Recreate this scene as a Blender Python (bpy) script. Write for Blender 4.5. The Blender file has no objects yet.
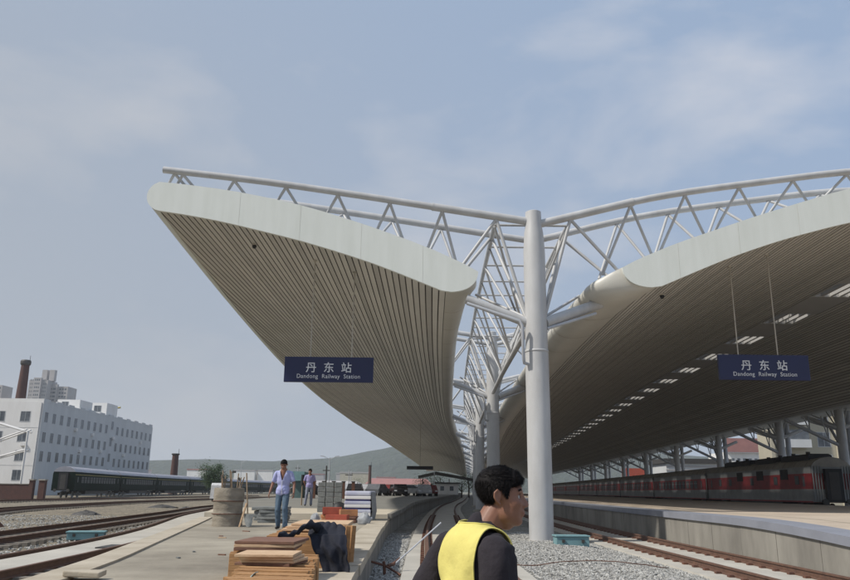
import bpy, bmesh, math, random
import numpy as np
from mathutils import Vector, Matrix, noise
from mathutils.geometry import tessellate_polygon
random.seed(7); rng = np.random.default_rng(7)
R = math.radians
S = bpy.context.scene
COL = S.collection

# ------------------------------------------------------------------ camera
cam_d = bpy.data.cameras.new('camera'); cam = bpy.data.objects.new('camera', cam_d); COL.objects.link(cam)
cam_d.sensor_width = 36.0; cam_d.lens = 36.0*760/850; cam_d.clip_end = 9000; cam_d.clip_start = .05
P_ = math.atan(201/760.); R_ = math.atan(.012)
fw = Vector((0, math.cos(P_), math.sin(P_))); rt0 = Vector((1, 0, 0)); up0 = rt0.cross(fw)
rt = math.cos(R_)*rt0 + math.sin(R_)*up0; up = math.cos(R_)*up0 - math.sin(R_)*rt0
M3 = Matrix((rt, up, -fw)).transposed()
cam.matrix_world = Matrix.Translation((0, 0, 1.6)) @ M3.to_4x4()
S.camera = cam

# ------------------------------------------------------------------ sky, sun, exposure
SUN = Vector((-.85, -.34, 1.0)).normalized()
W = bpy.data.worlds.new('World'); S.world = W; W.use_nodes = True
nt = W.node_tree; N = nt.nodes; L = nt.links
bg = N['Background']
sky = N.new('ShaderNodeTexSky'); sky.sky_type = 'NISHITA'; sky.sun_disc = False
sky.sun_elevation = math.asin(SUN.z); sky.sun_rotation = math.atan2(SUN.x, SUN.y)
sky.air_density = 1.0; sky.dust_density = 2.0; sky.ozone_density = 2.0
tc = N.new('ShaderNodeTexCoord'); mp = N.new('ShaderNodeMapping'); mp.inputs['Scale'].default_value = (1, 1, 2.2)
n1 = N.new('ShaderNodeTexNoise'); n1.inputs['Scale'].default_value = 2.6; n1.inputs['Detail'].default_value = 6; n1.inputs['Roughness'].default_value = .52
n1.inputs['Distortion'].default_value = .25
cr = N.new('ShaderNodeValToRGB'); cr.color_ramp.elements[0].position = .50; cr.color_ramp.elements[1].position = .68
cr.color_ramp.elements[0].color = (0, 0, 0, 1); cr.color_ramp.elements[1].color = (1, 1, 1, 1)
hz = N.new('ShaderNodeMix'); hz.data_type = 'RGBA'; hz.inputs['Factor'].default_value = .8
hz.inputs['B'].default_value = (3.95, 5.15, 7.1, 1)
mx = N.new('ShaderNodeMix'); mx.data_type = 'RGBA'; mx.inputs['B'].default_value = (7.0, 7.15, 7.7, 1)
ma = N.new('ShaderNodeMath'); ma.operation = 'MULTIPLY'; ma.inputs[1].default_value = .7
L.new(tc.outputs['Generated'], mp.inputs['Vector']); L.new(mp.outputs[0], n1.inputs['Vector'])
L.new(n1.outputs['Fac'], cr.inputs[0]); L.new(sky.outputs[0], hz.inputs['A']); L.new(hz.outputs['Result'], mx.inputs['A'])
L.new(cr.outputs[0], ma.inputs[0]); L.new(ma.outputs[0], mx.inputs['Factor'])
gx = N.new('ShaderNodeVectorMath'); gx.operation = 'DOT_PRODUCT'; gx.inputs[1].default_value = (-.75, .1, -.95)
gr = N.new('ShaderNodeMapRange'); gr.interpolation_type = 'SMOOTHSTEP'; gr.inputs['From Min'].default_value = -.85; gr.inputs['From Max'].default_value = .45; gr.inputs['To Max'].default_value = .8
m3 = N.new('ShaderNodeMix'); m3.data_type = 'RGBA'; m3.inputs['B'].default_value = (4.3, 4.6, 5.0, 1)
L.new(tc.outputs['Generated'], gx.inputs[0]); L.new(gx.outputs['Value'], gr.inputs['Value']); L.new(gr.outputs[0], m3.inputs['Factor'])
L.new(mx.outputs['Result'], m3.inputs['A']); L.new(m3.outputs['Result'], bg.inputs['Color']); bg.inputs['Strength'].default_value = .082
sd = bpy.data.lights.new('sun', 'SUN'); sd.energy = 3.4; sd.angle = R(2.0); sd.color = (1, .95, .87)
so = bpy.data.objects.new('sun', sd); COL.objects.link(so)
so.rotation_euler = SUN.to_track_quat('Z', 'Y').to_euler(); so.location = (-20, -10, 40)
S.view_settings.view_transform = 'Standard'; S.view_settings.look = 'None'
S.view_settings.exposure = .22; S.view_settings.gamma = 1; S.view_settings.use_curve_mapping = False
S.render.engine = 'CYCLES'

# ------------------------------------------------------------------ materials
MATS = {}
def mat(name, col, rough=.7, col2=None, scale=3.0, var=.5, bump=0.0, bscale=None, metal=0.0, coord='Position',
        vor=0.0, stretch=(1, 1, 1), spec=.5, detail=5, attr=None, dist=.02):
    if name in MATS: return MATS[name]
    m = bpy.data.materials.new(name); m.use_nodes = True; MATS[name] = m
    t = m.node_tree; n = t.nodes; l = t.links; b = n['Principled BSDF']
    b.inputs['Roughness'].default_value = rough; b.inputs['Metallic'].default_value = metal
    b.inputs['Specular IOR Level'].default_value = spec
    if col2 is None: col2 = tuple(c*.72 for c in col)
    if coord == 'Position': src = n.new('ShaderNodeNewGeometry').outputs['Position']
    else: src = n.new('ShaderNodeTexCoord').outputs['Object']
    mp = n.new('ShaderNodeMapping'); mp.inputs['Scale'].default_value = stretch; l.new(src, mp.inputs['Vector'])
    nz = n.new('ShaderNodeTexNoise'); nz.inputs['Scale'].default_value = scale; nz.inputs['Detail'].default_value = detail
    nz.inputs['Roughness'].default_value = .62
    l.new(mp.outputs[0], nz.inputs['Vector'])
    cr = n.new('ShaderNodeValToRGB'); e = cr.color_ramp.elements
    e[0].position = .5-.28*var-.05; e[1].position = .5+.28*var+.05
    e[0].color = (*col2, 1); e[1].color = (*col, 1)
    l.new(nz.outputs['Fac'], cr.inputs[0]); out = cr.outputs[0]
    if vor:
        v = n.new('ShaderNodeTexVoronoi'); v.inputs['Scale'].default_value = vor; l.new(mp.outputs[0], v.inputs['Vector'])
        hs = n.new('ShaderNodeSeparateColor'); l.new(v.outputs['Color'], hs.inputs[0])
        mr = n.new('ShaderNodeMapRange'); mr.inputs['To Min'].default_value = .45; mr.inputs['To Max'].default_value = 1.35
        l.new(hs.outputs[0], mr.inputs['Value'])
        mm = n.new('ShaderNodeMix'); mm.data_type = 'RGBA'; mm.blend_type = 'MULTIPLY'; mm.inputs['Factor'].default_value = 1
        l.new(out, mm.inputs['A']); l.new(mr.outputs[0], mm.inputs['B']); out = mm.outputs['Result']
    if attr:
        at = n.new('ShaderNodeAttribute'); at.attribute_name = attr
        mm = n.new('ShaderNodeMix'); mm.data_type = 'RGBA'; mm.blend_type = 'MULTIPLY'; mm.inputs['Factor'].default_value = 1
        l.new(out, mm.inputs['A']); l.new(at.outputs['Fac'], mm.inputs['B']); out = mm.outputs['Result']
    l.new(out, b.inputs['Base Color'])
    if bump:
        bp = n.new('ShaderNodeBump'); bp.inputs['Strength'].default_value = bump; bp.inputs['Distance'].default_value = dist
        if vor:
            l.new(v.outputs['Distance'], bp.inputs['Height']); bp.invert = True
        else:
            nb = n.new('ShaderNodeTexNoise'); nb.inputs['Scale'].default_value = bscale or scale*4; nb.inputs['Detail'].default_value = 6
            l.new(mp.outputs[0], nb.inputs['Vector']); l.new(nb.outputs['Fac'], bp.inputs['Height'])
        l.new(bp.outputs[0], b.inputs['Normal'])
    return m

white_steel = mat('white_steel', (.55, .55, .55), .45, (.40, .395, .385), 1.8, .8, stretch=(1, 1, .35))
white_steel_old = mat('dull_steel', (.50, .51, .53), .5, (.40, .41, .43), 1.2, .6)
fascia_m = mat('fascia_panel', (.77, .79, .74), .5, (.66, .68, .62), 1.6, .9, stretch=(1.6, 1, .22))
nose_m = mat('edge_cladding', (.60, .58, .52), .42, (.54, .52, .46), .5, .6)
soffit_m = mat('soffit_strip', (.60, .575, .52), .55, (.52, .50, .45), .35, .6, attr='tint')
groove_m = mat('soffit_joint', (.13, .115, .10), .8)
roof_m = mat('roof_sheet', (.55, .56, .55), .5)
skylight_m = mat('ridge_panel', (.46, .45, .43), .5, (.40, .39, .37), .4)
glazing_m = mat('skylight_glazing', (.75, .77, .8), .2)
concrete_m = mat('concrete', (.43, .40, .34), .9, (.27, .25, .21), .7, .8, bump=.4, bscale=14)
concrete_dark = mat('dark_concrete', (.33, .31, .27), .9, (.13, .12, .105), .9, .8, bump=.4, bscale=9, stretch=(1, 1, .35))
coping_m = mat('coping_stone', (.55, .49, .39), .85, (.30, .25, .18), 1.1, .9, bump=.3, bscale=20)
platform_m = mat('platform_screed', (.42, .375, .295), .95, (.15, .13, .10), .42, .7, bump=.5, bscale=12)
slabtop_m = mat('slab_screed', (.60, .54, .43), .9, (.42, .37, .29), .8, .8, bump=.3)
asphalt_m = mat('grey_paving', (.24, .235, .21), .95, (.17, .165, .15), .5, .7, bump=.3)
rplat_m = mat('right_paving', (.55, .46, .36), .9, (.38, .31, .24), .5, .8, bump=.25)
bluestone_m = mat('grey_coping', (.25, .26, .30), .8, (.19, .20, .23), 1, .7)
ballast_m = mat('ballast', (.34, .335, .31), .95, (.20, .19, .165), .6, .8, bump=1.0, vor=16, dist=.05)
stone_m = mat('stone', (.46, .455, .43), .9, (.20, .19, .17), 9, .9, attr='tint')
dirt_m = mat('dirt', (.27, .225, .16), .97, (.15, .13, .095), .35, .8, bump=.8, vor=7, dist=.06)
land_m = mat('far_ground', (.20, .19, .15), .97, (.12, .12, .09), .02, .8)
rail_m = mat('rusty_rail', (.16, .085, .055), .7, (.085, .045, .032), 6, .8)
sleeper_m = mat('sleeper', (.26, .23, .19), .9, (.14, .12, .10), 3, .8)
trackslab_m = mat('track_slab', (.50, .47, .41), .9, (.34, .32, .28), .8, .8, bump=.3)
plank_m = mat('plank', (.50, .28, .12), .8, (.24, .12, .05), 3.2, .9, bump=.3, stretch=(1, 14, 8))
plank2_m = mat('board', (.66, .47, .30), .8, (.44, .28, .16), 3, .8, bump=.2, stretch=(3, 12, 8))
plank3_m = mat('dark_board', (.24, .12, .075), .8, (.12, .06, .04), 3, .8, stretch=(3, 12, 8))
drum_m = mat('drum_crust', (.34, .30, .24), .95, (.17, .145, .11), 2.2, .8, bump=.7, bscale=18, stretch=(1, 1, 2.5))
wood_m = mat('handle_wood', (.36, .27, .18), .8, (.2, .14, .09), 8, .8)
darkmetal = mat('dark_metal', (.06, .055, .05), .6)
iron_m = mat('rusty_iron', (.17, .075, .045), .85, (.08, .04, .03), 9)
whitepaint = mat('white_paint', (.80, .79, .77), .7, (.66, .64, .61), .6, .9, stretch=(1, 1, .25))
grey_shade_wall = mat('grey_and_shaded_wall', (.60, .61, .61), .85, (.49, .50, .50), .5, .8, stretch=(1, 1, .25))  # plain grey walls, and the shaded copy of white_paint for the long wall
brick_m = mat('brick', (.11, .05, .04), .9, (.065, .035, .03), 2.5, .8, bump=.4)
window_m = mat('window_glass', (.20, .22, .24), .15, (.025, .03, .04), .45, .9)
frame_m = mat('window_frame', (.52, .53, .54), .6)
teal_m = mat('teal_box', (.20, .36, .38), .7, (.14, .25, .27), 5, .8)
coach_glass = mat('coach_window', (.10, .11, .12), .45, (.05, .055, .06), 1.5, spec=.3)
green_coach = mat('green_coach', (.010, .022, .016), .8, (.006, .014, .010), 1, spec=.08)
yellow_line = mat('yellow_line', (.45, .38, .12), .6)
coach_roof = mat('coach_roof', (.36, .36, .40), .5, (.26, .26, .29), 1)
red_coach = mat('red_coach', (.32, .028, .034), .5, (.20, .022, .026), 1.2)
grey_coach = mat('grey_coach', (.30, .31, .31), .5, (.21, .22, .22), 1.2)
cream_roof = mat('red_coach_roof', (.40, .37, .32), .6, (.26, .24, .21), 1.1)
black_m = mat('black', (.015, .015, .017), .6)
tyre_m = mat('rubber', (.03, .03, .03), .8)
blue_sign = mat('sign_blue', (.008, .012, .062), .4, (.007, .010, .055), 1)
letter_m = mat('letter_white', (.78, .79, .82), .5)
rod_m = mat('rod', (.52, .48, .40), .5)
skin_m = mat('skin', (.27, .13, .082), .5, (.20, .088, .055), 9, .8, coord='Object', bump=.12, bscale=160, dist=.002)
hair_m = mat('hair', (.012, .010, .010), .6, (.006, .005, .005), 30, spec=.12)
lip_m = mat('lip', (.26, .10, .08), .5)
eye_m = mat('eye_white', (.6, .58, .55), .3)
jacket_m = mat('jacket_cloth', (.026, .021, .027), .95, (.015, .012, .016), 7, .7, bump=.4, bscale=26, coord='Object')
vest_m = mat('yellow_vest', (.74, .66, .20), .9, (.60, .52, .15), 3, .7, bump=.35, bscale=14, coord='Object')
trim_m = mat('orange_trim', (.72, .20, .04), .7)
bluecloth = mat('blue_shirt', (.40, .42, .66), .85, (.30, .32, .55), 20, .6, stretch=(3, 3, .3), coord='Object')
violetcloth = mat('violet_shirt', (.33, .30, .52), .85, (.26, .24, .44), 10, .6, coord='Object')
jeans_m = mat('jeans', (.13, .19, .25), .9, (.045, .075, .12), 3.4, .8, coord='Object')
greytrouser = mat('grey_trousers', (.22, .24, .30), .9, (.17, .18, .23), 4, .7, coord='Object')
navy_cloth = mat('navy_cloth', (.012, .014, .026), .9, (.006, .007, .013), 5, .7, bump=.4)
sheet_m = mat('plastic_sheet', (.50, .60, .56), .35, (.36, .46, .43), 4)
red_m = mat('red_crate', (.45, .09, .05), .7, (.30, .06, .035), 5)
orange_m = mat('orange_board', (.52, .24, .10), .7, (.38, .17, .08), 5)
sack_m = mat('white_sack', (.40, .41, .42), .8, (.20, .21, .22), 8, .7, bump=.5)
greyblock = mat('grey_block', (.25, .26, .25), .9, (.13, .135, .13), 7, .8, bump=.5)
bluewhite = mat('pale_panel', (.58, .60, .66), .6, (.42, .43, .55), 2)
indigo_m = mat('indigo_band', (.09, .09, .24), .6)
leaf_m = mat('leaf', (.055, .10, .035), .8, (.025, .05, .018), 4, .9)
bark_m = mat('bark', (.10, .075, .05), .9)
hill_m = mat('hillside', (.055, .07, .05), .98, (.03, .042, .03), .012, .9, detail=9, bump=1, bscale=.06, dist=12)
tower_m = mat('tower_wall', (.42, .40, .39), .85, (.36, .34, .33), .1)
cream_wall = mat('cream_wall', (.46, .42, .33), .85, (.38, .35, .27), .3)
redroof = mat('red_roof', (.36, .17, .15), .8, (.28, .13, .12), .4)
carcols = [mat('car_paint_%s' % n, c, .25) for n, c in (('silver', (.42, .43, .45)), ('white', (.62, .62, .62)), ('black', (.03, .03, .035)), ('grey', (.16, .17, .19)), ('maroon', (.18, .04, .04)), ('blue', (.06, .09, .20)))]

# ------------------------------------------------------------------ helpers
def tag(o, label=None, cat=None, group=None, kind=None):
    if label: o['label'] = label
    if cat: o['category'] = cat
    if group: o['group'] = group
    if kind: o['kind'] = kind
    return o
def thing(name, label, cat, loc=(0, 0, 0), rz=0, group=None):
    o = bpy.data.objects.new(name, None); COL.objects.link(o); o.location = loc; o.rotation_euler = (0, 0, rz)
    o.empty_display_size = .2
    return tag(o, label, cat, group)

class MB:
    def __init__(s): s.v = []; s.f = []; s.m = []; s.t = []; s.mi = 0; s.tint = 1.0
    def add(s, vs, fs):
        b = len(s.v); s.v += [tuple(v) for v in vs]
        for f in fs: s.f.append(tuple(b+i for i in f)); s.m.append(s.mi); s.t.append(s.tint)
        return s
    def box(s, x0, x1, y0, y1, z0, z1):
        return s.add([(x0, y0, z0), (x1, y0, z0), (x1, y1, z0), (x0, y1, z0), (x0, y0, z1), (x1, y0, z1), (x1, y1, z1), (x0, y1, z1)],
                     [(0, 3, 2, 1), (4, 5, 6, 7), (0, 1, 5, 4), (1, 2, 6, 5), (2, 3, 7, 6), (3, 0, 4, 7)])
    def rbox(s, cx, cy, cz, sx, sy, sz, rz=0, rx=0, ry=0):
        m = Matrix.Rotation(rz, 3, 'Z') @ Matrix.Rotation(ry, 3, 'Y') @ Matrix.Rotation(rx, 3, 'X')
        vs = [m @ Vector((a*sx/2, b*sy/2, c*sz/2)) + Vector((cx, cy, cz)) for c in (-1, 1) for a, b in ((-1, -1), (1, -1), (1, 1), (-1, 1))]
        return s.add(vs, [(0, 3, 2, 1), (4, 5, 6, 7), (0, 1, 5, 4), (1, 2, 6, 5), (2, 3, 7, 6), (3, 0, 4, 7)])
    def tube(s, pts, r, n=10, cap=True):
        pts = [Vector(p) for p in pts]; k = len(pts); rr = r if isinstance(r, (list, tuple)) else [r]*k
        vs = []; prev = None
        for i, p in enumerate(pts):
            d = (pts[min(i+1, k-1)] - pts[max(i-1, 0)]).normalized()
            if prev is None:
                a = Vector((0, 0, 1)) if abs(d.z) < .9 else Vector((1, 0, 0)); u = d.cross(a).normalized()
            else: u = (prev - d*prev.dot(d)).normalized()
            prev = u; w = d.cross(u)
            for j in range(n):
                t = 2*math.pi*j/n; vs.append(p + (u*math.cos(t)+w*math.sin(t))*rr[i])
        fs = [(i*n+j, i*n+(j+1) % n, (i+1)*n+(j+1) % n, (i+1)*n+j) for i in range(k-1) for j in range(n)]
        if cap: fs += [tuple(range(n))[::-1], tuple(range((k-1)*n, k*n))]
        return s.add(vs, fs)
    def loft(s, rings, closed=False, cap=False):
        n = len(rings[0]); vs = [p for r in rings for p in r]; J = n if closed else n-1
        fs = [(i*n+j, i*n+(j+1) % n, (i+1)*n+(j+1) % n, (i+1)*n+j) for i in range(len(rings)-1) for j in range(J)]
        if cap: fs += [tuple(range(n))[::-1], tuple(range((len(rings)-1)*n, len(rings)*n))]
        return s.add(vs, fs)
    def polyext(s, pts, fn0, fn1):            # pts: 2-D outline, fn maps (a,b)->3-D for the two faces
        tri = tessellate_polygon([[Vector((a, b, 0)) for a, b in pts]]); n = len(pts)
        vs = [fn0(*p) for p in pts] + [fn1(*p) for p in pts]
        fs = [tuple(t) for t in tri] + [tuple(n+i for i in t[::-1]) for t in tri]
        fs += [(i, (i+1) % n, n+(i+1) % n, n+i) for i in range(n)]
        return s.add(vs, fs)
    def lathe(s, c, prof, n=20):
        vs = [(c[0]+r*math.cos(2*math.pi*j/n), c[1]+r*math.sin(2*math.pi*j/n), c[2]+z) for r, z in prof for j in range(n)]
        k = len(prof)
        fs = [(i*n+j, i*n+(j+1) % n, (i+1)*n+(j+1) % n, (i+1)*n+j) for i in range(k-1) for j in range(n)]
        fs += [tuple(range(n))[::-1], tuple(range((k-1)*n, k*n))]
        return s.add(vs, fs)
    def jitter(s, a, sc=3.0):
        s.v = [(x+a*noise.noise(Vector((x*sc, y*sc, z*sc+3))), y+a*noise.noise(Vector((x*sc+9, y*sc, z*sc))), z+a*noise.noise(Vector((x*sc, y*sc+7, z*sc)))) for x, y, z in s.v]
        return s
    def build(s, name, mats, parent=None, smooth=False, world=False, bevel=0, angle=None):
        if not isinstance(mats, (list, tuple)): mats = [mats]
        off = Vector((0, 0, 0))
        if world and parent is not None: off = parent.location
        me = bpy.data.meshes.new(name)
        me.from_pydata([(x-off[0], y-off[1], z-off[2]) for x, y, z in s.v], [], s.f)
        for m in mats: me.materials.append(m)
        if len(mats) > 1: me.polygons.foreach_set('material_index', s.m)
        if any(t != 1.0 for t in s.t) or any('tint' in str([n.attribute_name for n in m.node_tree.nodes if n.type == 'ATTRIBUTE']) for m in mats):
            a = me.attributes.new('tint', 'FLOAT', 'FACE'); a.data.foreach_set('value', s.t)
        bm = bmesh.new(); bm.from_mesh(me); bmesh.ops.recalc_face_normals(bm, faces=bm.faces)
        if bevel: bmesh.ops.bevel(bm, geom=bm.edges[:], offset=bevel, segments=2, affect='EDGES', profile=.6)
        if smooth:
            for f in bm.faces: f.smooth = True
            if angle:
                for e in bm.edges:
                    if len(e.link_faces) == 2 and e.calc_face_angle(0) > R(angle): e.smooth = False
        bm.to_mesh(me); bm.free(); me.update()
        o = bpy.data.objects.new(name, me); COL.objects.link(o)
        if parent is not None: o.parent = parent
        return o
def struct(mb, name, m, **k): return tag(mb.build(name, m, **k), kind='structure')
KIDS = {}
def copy_tree(o, parent=None):
    c = o.copy(); COL.objects.link(c); c.parent = parent
    for ch in list(o.children): copy_tree(ch, c)
    return c
def interp(tbl, x):
    if x <= tbl[0][0]:
        a, b = tbl[0], tbl[1]
    elif x >= tbl[-1][0]:
        a, b = tbl[-2], tbl[-1]
    else:
        for a, b in zip(tbl, tbl[1:]):
            if a[0] <= x <= b[0]: break
    return a[1]+(b[1]-a[1])*(x-a[0])/(b[0]-a[0])
def sint(tbl, x):                              # smoother interpolation (average of neighbours)
    h = 2.5
    return (interp(tbl, x-h)+interp(tbl, x)*2+interp(tbl, x+h))/4
CT = [(0, 3.72), (30, 3.74), (46, 4.15), (67, 4.85), (88, 6.0), (110, 7.7), (150, 10.4), (200, 13.4), (300, 19.2), (420, 26.0)]
def C(y): return sum(interp(CT, y+d) for d in (-8, -4, 0, 4, 8))/5 if y > 12 else interp(CT, y)

# ------------------------------------------------------------------ ground
g = MB(); g.box(-3200, 3200, -400, 5600, -.6, -.06); struct(g, 'ground', land_m)
# yard of dirt and gravel (left) and the ballast bed (middle, right)
def sheet(x0, x1, y0, y1, nx, ny, zf):
    m = MB(); vs = [(x0+(x1-x0)*i/nx, y0+(y1-y0)*(j/ny)**1.6) for j in range(ny+1) for i in range(nx+1)]
    vs = [(x, y, zf(x, y)) for x, y in vs]
    return m.add(vs, [(j*(nx+1)+i, j*(nx+1)+i+1, (j+1)*(nx+1)+i+1, (j+1)*(nx+1)+i) for j in range(ny) for i in range(nx)])
struct(sheet(-120, -1.35, -6, 260, 110, 90, lambda x, y: .02+.05*noise.noise(Vector((x*.35, y*.35, 0)))), 'yard_ground', dirt_m, smooth=True)
def bal_z(x, y):
    c = C(y); dx = abs(x-c)
    return .03+.025*noise.noise(Vector((x*2, y*2, 1)))+(.10*max(0, 1-(dx/1.3)**2))
struct(sheet(-1.6, 14, -6, 60, 90, 160, bal_z), 'ballast_bed', ballast_m, smooth=True)
m = MB(); m.loft([[(C(y)-6, y, -.02), (C(y)+60, y, -.02)] for y in range(58, 420, 6)]); struct(m, 'far_ballast', ballast_m)
m = MB(); m.box(14, 120, -6, 260, -.05, -.03); struct(m, 'right_yard_ground', dirt_m)

# scattered stones on the ballast: uncountable
def stones(n, name, region, zf, s0=.022, s1=.045):
    base = np.array([(1, 0, 0), (-1, 0, 0), (0, 1, 0), (0, -1, 0), (0, 0, 1), (0, 0, -1)], float)
    fc = np.array([(0, 2, 4), (2, 1, 4), (1, 3, 4), (3, 0, 4), (2, 0, 5), (1, 2, 5), (3, 1, 5), (0, 3, 5)])
    V = []; F = []; T = []
    for i in range(n):
        x, y = region()
        a = rng.uniform(0, 6.28); sc = rng.uniform(s0, s1)*rng.uniform(.7, 1.3, (6, 1))*np.array([1, .75, .6])
        p = base*sc+rng.normal(0, s0*.25, (6, 3)); ca, sa = math.cos(a), math.sin(a)
        q = np.stack([p[:, 0]*ca-p[:, 1]*sa+x, p[:, 0]*sa+p[:, 1]*ca+y, p[:, 2]+zf(x, y)+.01], 1)
        V.append(q); F.append(fc+6*i); T += [rng.uniform(.55, 1.35)]*8
    V = np.concatenate(V); F = np.concatenate(F)
    me = bpy.data.meshes.new(name); me.from_pydata(V.tolist(), [], F.tolist()); me.materials.append(stone_m)
    at = me.attributes.new('tint', 'FLOAT', 'FACE'); at.data.foreach_set('value', T)
    o = bpy.data.objects.new(name, me); COL.objects.link(o); tag(o, 'loose grey ballast stones lying between the platform and the tracks', 'gravel', kind='stuff')
    return o
def reg_mid():
    while 1:
        y = 11+(30-11)*rng.random()**1.3; x = rng.uniform(-1.25, 5.6)
        if not (-.42 < x < 2.2): return x, y
stones(30000, 'ballast_stones', reg_mid, bal_z)
def reg_left():
    y = 13+32*rng.random()**1.4; return rng.uniform(-14-.3*y, -4.6-.13*y), y
o = stones(14000, 'yard_gravel', reg_left, lambda x, y: .02+.05*noise.noise(Vector((x*.35, y*.35, 0))), .025, .06)
o['label'] = 'grey and brown gravel spread between the yard tracks on the left'

# ------------------------------------------------------------------ tracks
def rails(t, path, z0, w=.7175, name='rail', world=True):
    prof = [(-.065, 0), (.065, 0), (.065, .02), (.012, .035), (.012, .11), (.036, .12), (.036, .15), (-.036, .15), (-.036, .12), (-.012, .11), (-.012, .035), (-.065, .02)]
    for s in (-1, 1):
        rings = []
        for i, (x, y) in enumerate(path):
            a = path[max(i-1, 0)]; b = path[min(i+1, len(path)-1)]; d = Vector((b[0]-a[0], b[1]-a[1])).normalized(); nx, ny = d.y, -d.x
            rings.append([(x+nx*(s*w+u), y+ny*(s*w+u), z0+v) for u, v in prof])
        m = MB(); m.loft(rings, True, True); m.build(name, rail_m, t, world=world)
def sleepers(t, path, z0, step=.6, ln=2.5, nmax=95):
    pts = []; acc = 0
    for (a, b) in zip(path, path[1:]):
        d = Vector((b[0]-a[0], b[1]-a[1])); l = d.length; d.normalize(); q = -acc
        while q+step < l: q += step; pts.append((a[0]+d.x*q, a[1]+d.y*q, math.atan2(d.y, d.x)))
        acc = l-q
    first = None
    for i, (x, y, a) in enumerate(pts[:nmax]):
        if first is None:
            mb = MB(); mb.box(-.12, .12, -ln/2, ln/2, 0, .12); first = mb.build('sleeper', sleeper_m, t); o = first
        else:
            o = first.copy(); COL.objects.link(o); o.parent = t
        o.location = Vector((x, y, z0))-t.location; o.rotation_euler = (0, 0, a)
    if len(pts) > nmax:
        mb = MB()
        for x, y, a in pts[nmax:]: mb.rbox(x, y, z0+.06, .24, ln, .12, a)
        o = mb.build('sleeper', sleeper_m, t, world=True); o['kind'] = 'stuff'
def path_of(fn, y0, y1, step=3): return [(fn(y0+(y1-y0)*i/int((y1-y0)/step)), y0+(y1-y0)*i/int((y1-y0)/step)) for i in range(int((y1-y0)/step)+1)]

def slabtrack(off, label, z=.09):
    t = thing('railway_track', label, 'railway track', (C(10)+off, 2, 0))
    p = path_of(lambda y: C(y)+off, 2, 400, 3)
    m = MB(); m.loft([[(x-1.25, y, 0), (x-1.22, y, z), (x+1.22, y, z), (x+1.25, y, 0)] for x, y in p], False, True); m.build('track_slab', trackslab_m, t, world=True)
    rails(t, p, z)
    mb = MB(); n = 0
    for k in range(60):
        y = 12+k*.65; x = C(y)+off; n += 1
        for s in (-1, 1):
            mb.box(x+s*.7175-.17, x+s*.7175-.075, y-.06, y+.06, z, z+.045); mb.box(x+s*.7175+.075, x+s*.7175+.17, y-.06, y+.06, z, z+.045)
    o = mb.build('rail_fastening', iron_m, t, world=True); o['kind'] = 'stuff'
slabtrack(-2.88, 'curved slab track with rusty rails running below the left platform edge')
slabtrack(2.95, 'straight slab track with rusty rails beside the right platform wall')

def yardtrack(label, pts, slab=False, nm=80, z=.02):
    path = []
    for (a, b) in zip(pts, pts[1:]):
        n = max(2, int((Vector(b)-Vector(a)).length/2.5))
        path += [(a[0]+(b[0]-a[0])*i/n, a[1]+(b[1]-a[1])*i/n) for i in range(n)]
    path.append(pts[-1])
    for _ in range(6): path = [path[0]]+[((a[0]+2*b[0]+c[0])/4, (a[1]+2*b[1]+c[1])/4) for a, b, c in zip(path, path[1:], path[2:])]+[path[-1]]
    t = thing('railway_track', label, 'railway track', (path[0][0], path[0][1], 0))
    if slab:
        m = MB(); m.loft([[(x-.60, y, z), (x-.60, y, z+.17), (x+.60, y, z+.17), (x+.60, y, z)] for x, y in path], False, True); m.build('centre_slab', trackslab_m, t, world=True)
    rails(t, path, z+.09); sleepers(t, path, z-.02, nmax=nm)
    return t
yardtrack('nearest yard track with pale slabs between its rails left of the platform', [(-7.2, 4), (-7.6, 14), (-8.0, 22), (-9.4, 30), (-12.2, 42), (-14.3, 60), (-14.6, 90), (-12, 130), (-4, 200)], slab=True)
yardtrack('second yard track on gravel passing behind the teal trackside box', [(-10.2, 8), (-11.6, 18), (-13.0, 32), (-14.6, 48), (-16.8, 62), (-17.6, 90), (-15.6, 130), (-8, 200)])
yardtrack('third yard track across the dirt strip with dark sleepers', [(-16, 16), (-21.5, 34), (-26.5, 50), (-29.5, 78), (-29.5, 110), (-27, 160)])
yardtrack('fourth yard track in front of the brick wall and green train', [(-38, 40), (-41, 62), (-41.8, 80), (-39.5, 120), (-36, 170)])

# ------------------------------------------------------------------ platforms
# left platform: near end, raised slab, far grey part
PR = [(-6, -.55), (4, -.62), (7, -.74), (9.3, -.85), (17, -1.02), (28, -1.25), (38, -.95), (50, -.45), (65, .3), (80, 1.3), (110, 3.1), (150, 5.75), (420, 21.3)]
PL = [(-6, -3.6), (9, -4.1), (13.5, -4.95), (26, -7.3), (35, -9.1), (45, -10.6), (60, -12.0), (90, -12.0), (150, -8.5), (420, 6)]
def zpl(y): return .6 if y < 28 else .78 if y < 36 else .78+min(1, (y-36)/9)*.17
def platf(y0, y1, z, m_, name, n=30, zend=None):
    mb = MB(); rings = []
    for i in range(n+1):
        y = y0+(y1-y0)*i/n; xl = sint(PL, y); xr = sint(PR, y); zz = z(y) if callable(z) else z
        rings.append([(xl, y, -.05), (xl, y, zz), (xr, y, zz), (xr, y, -.05)])
    mb.loft(rings, False, True); return struct(mb, name, m_)
platf(-4.0, 28, .6, [platform_m], 'left_platform', 40)
platf(28, 36, .78, [slabtop_m], 'raised_platform_slab', 12)
platf(36, 400, lambda y: max(.782, zpl(y)), [asphalt_m], 'far_left_platform', 90)
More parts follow.
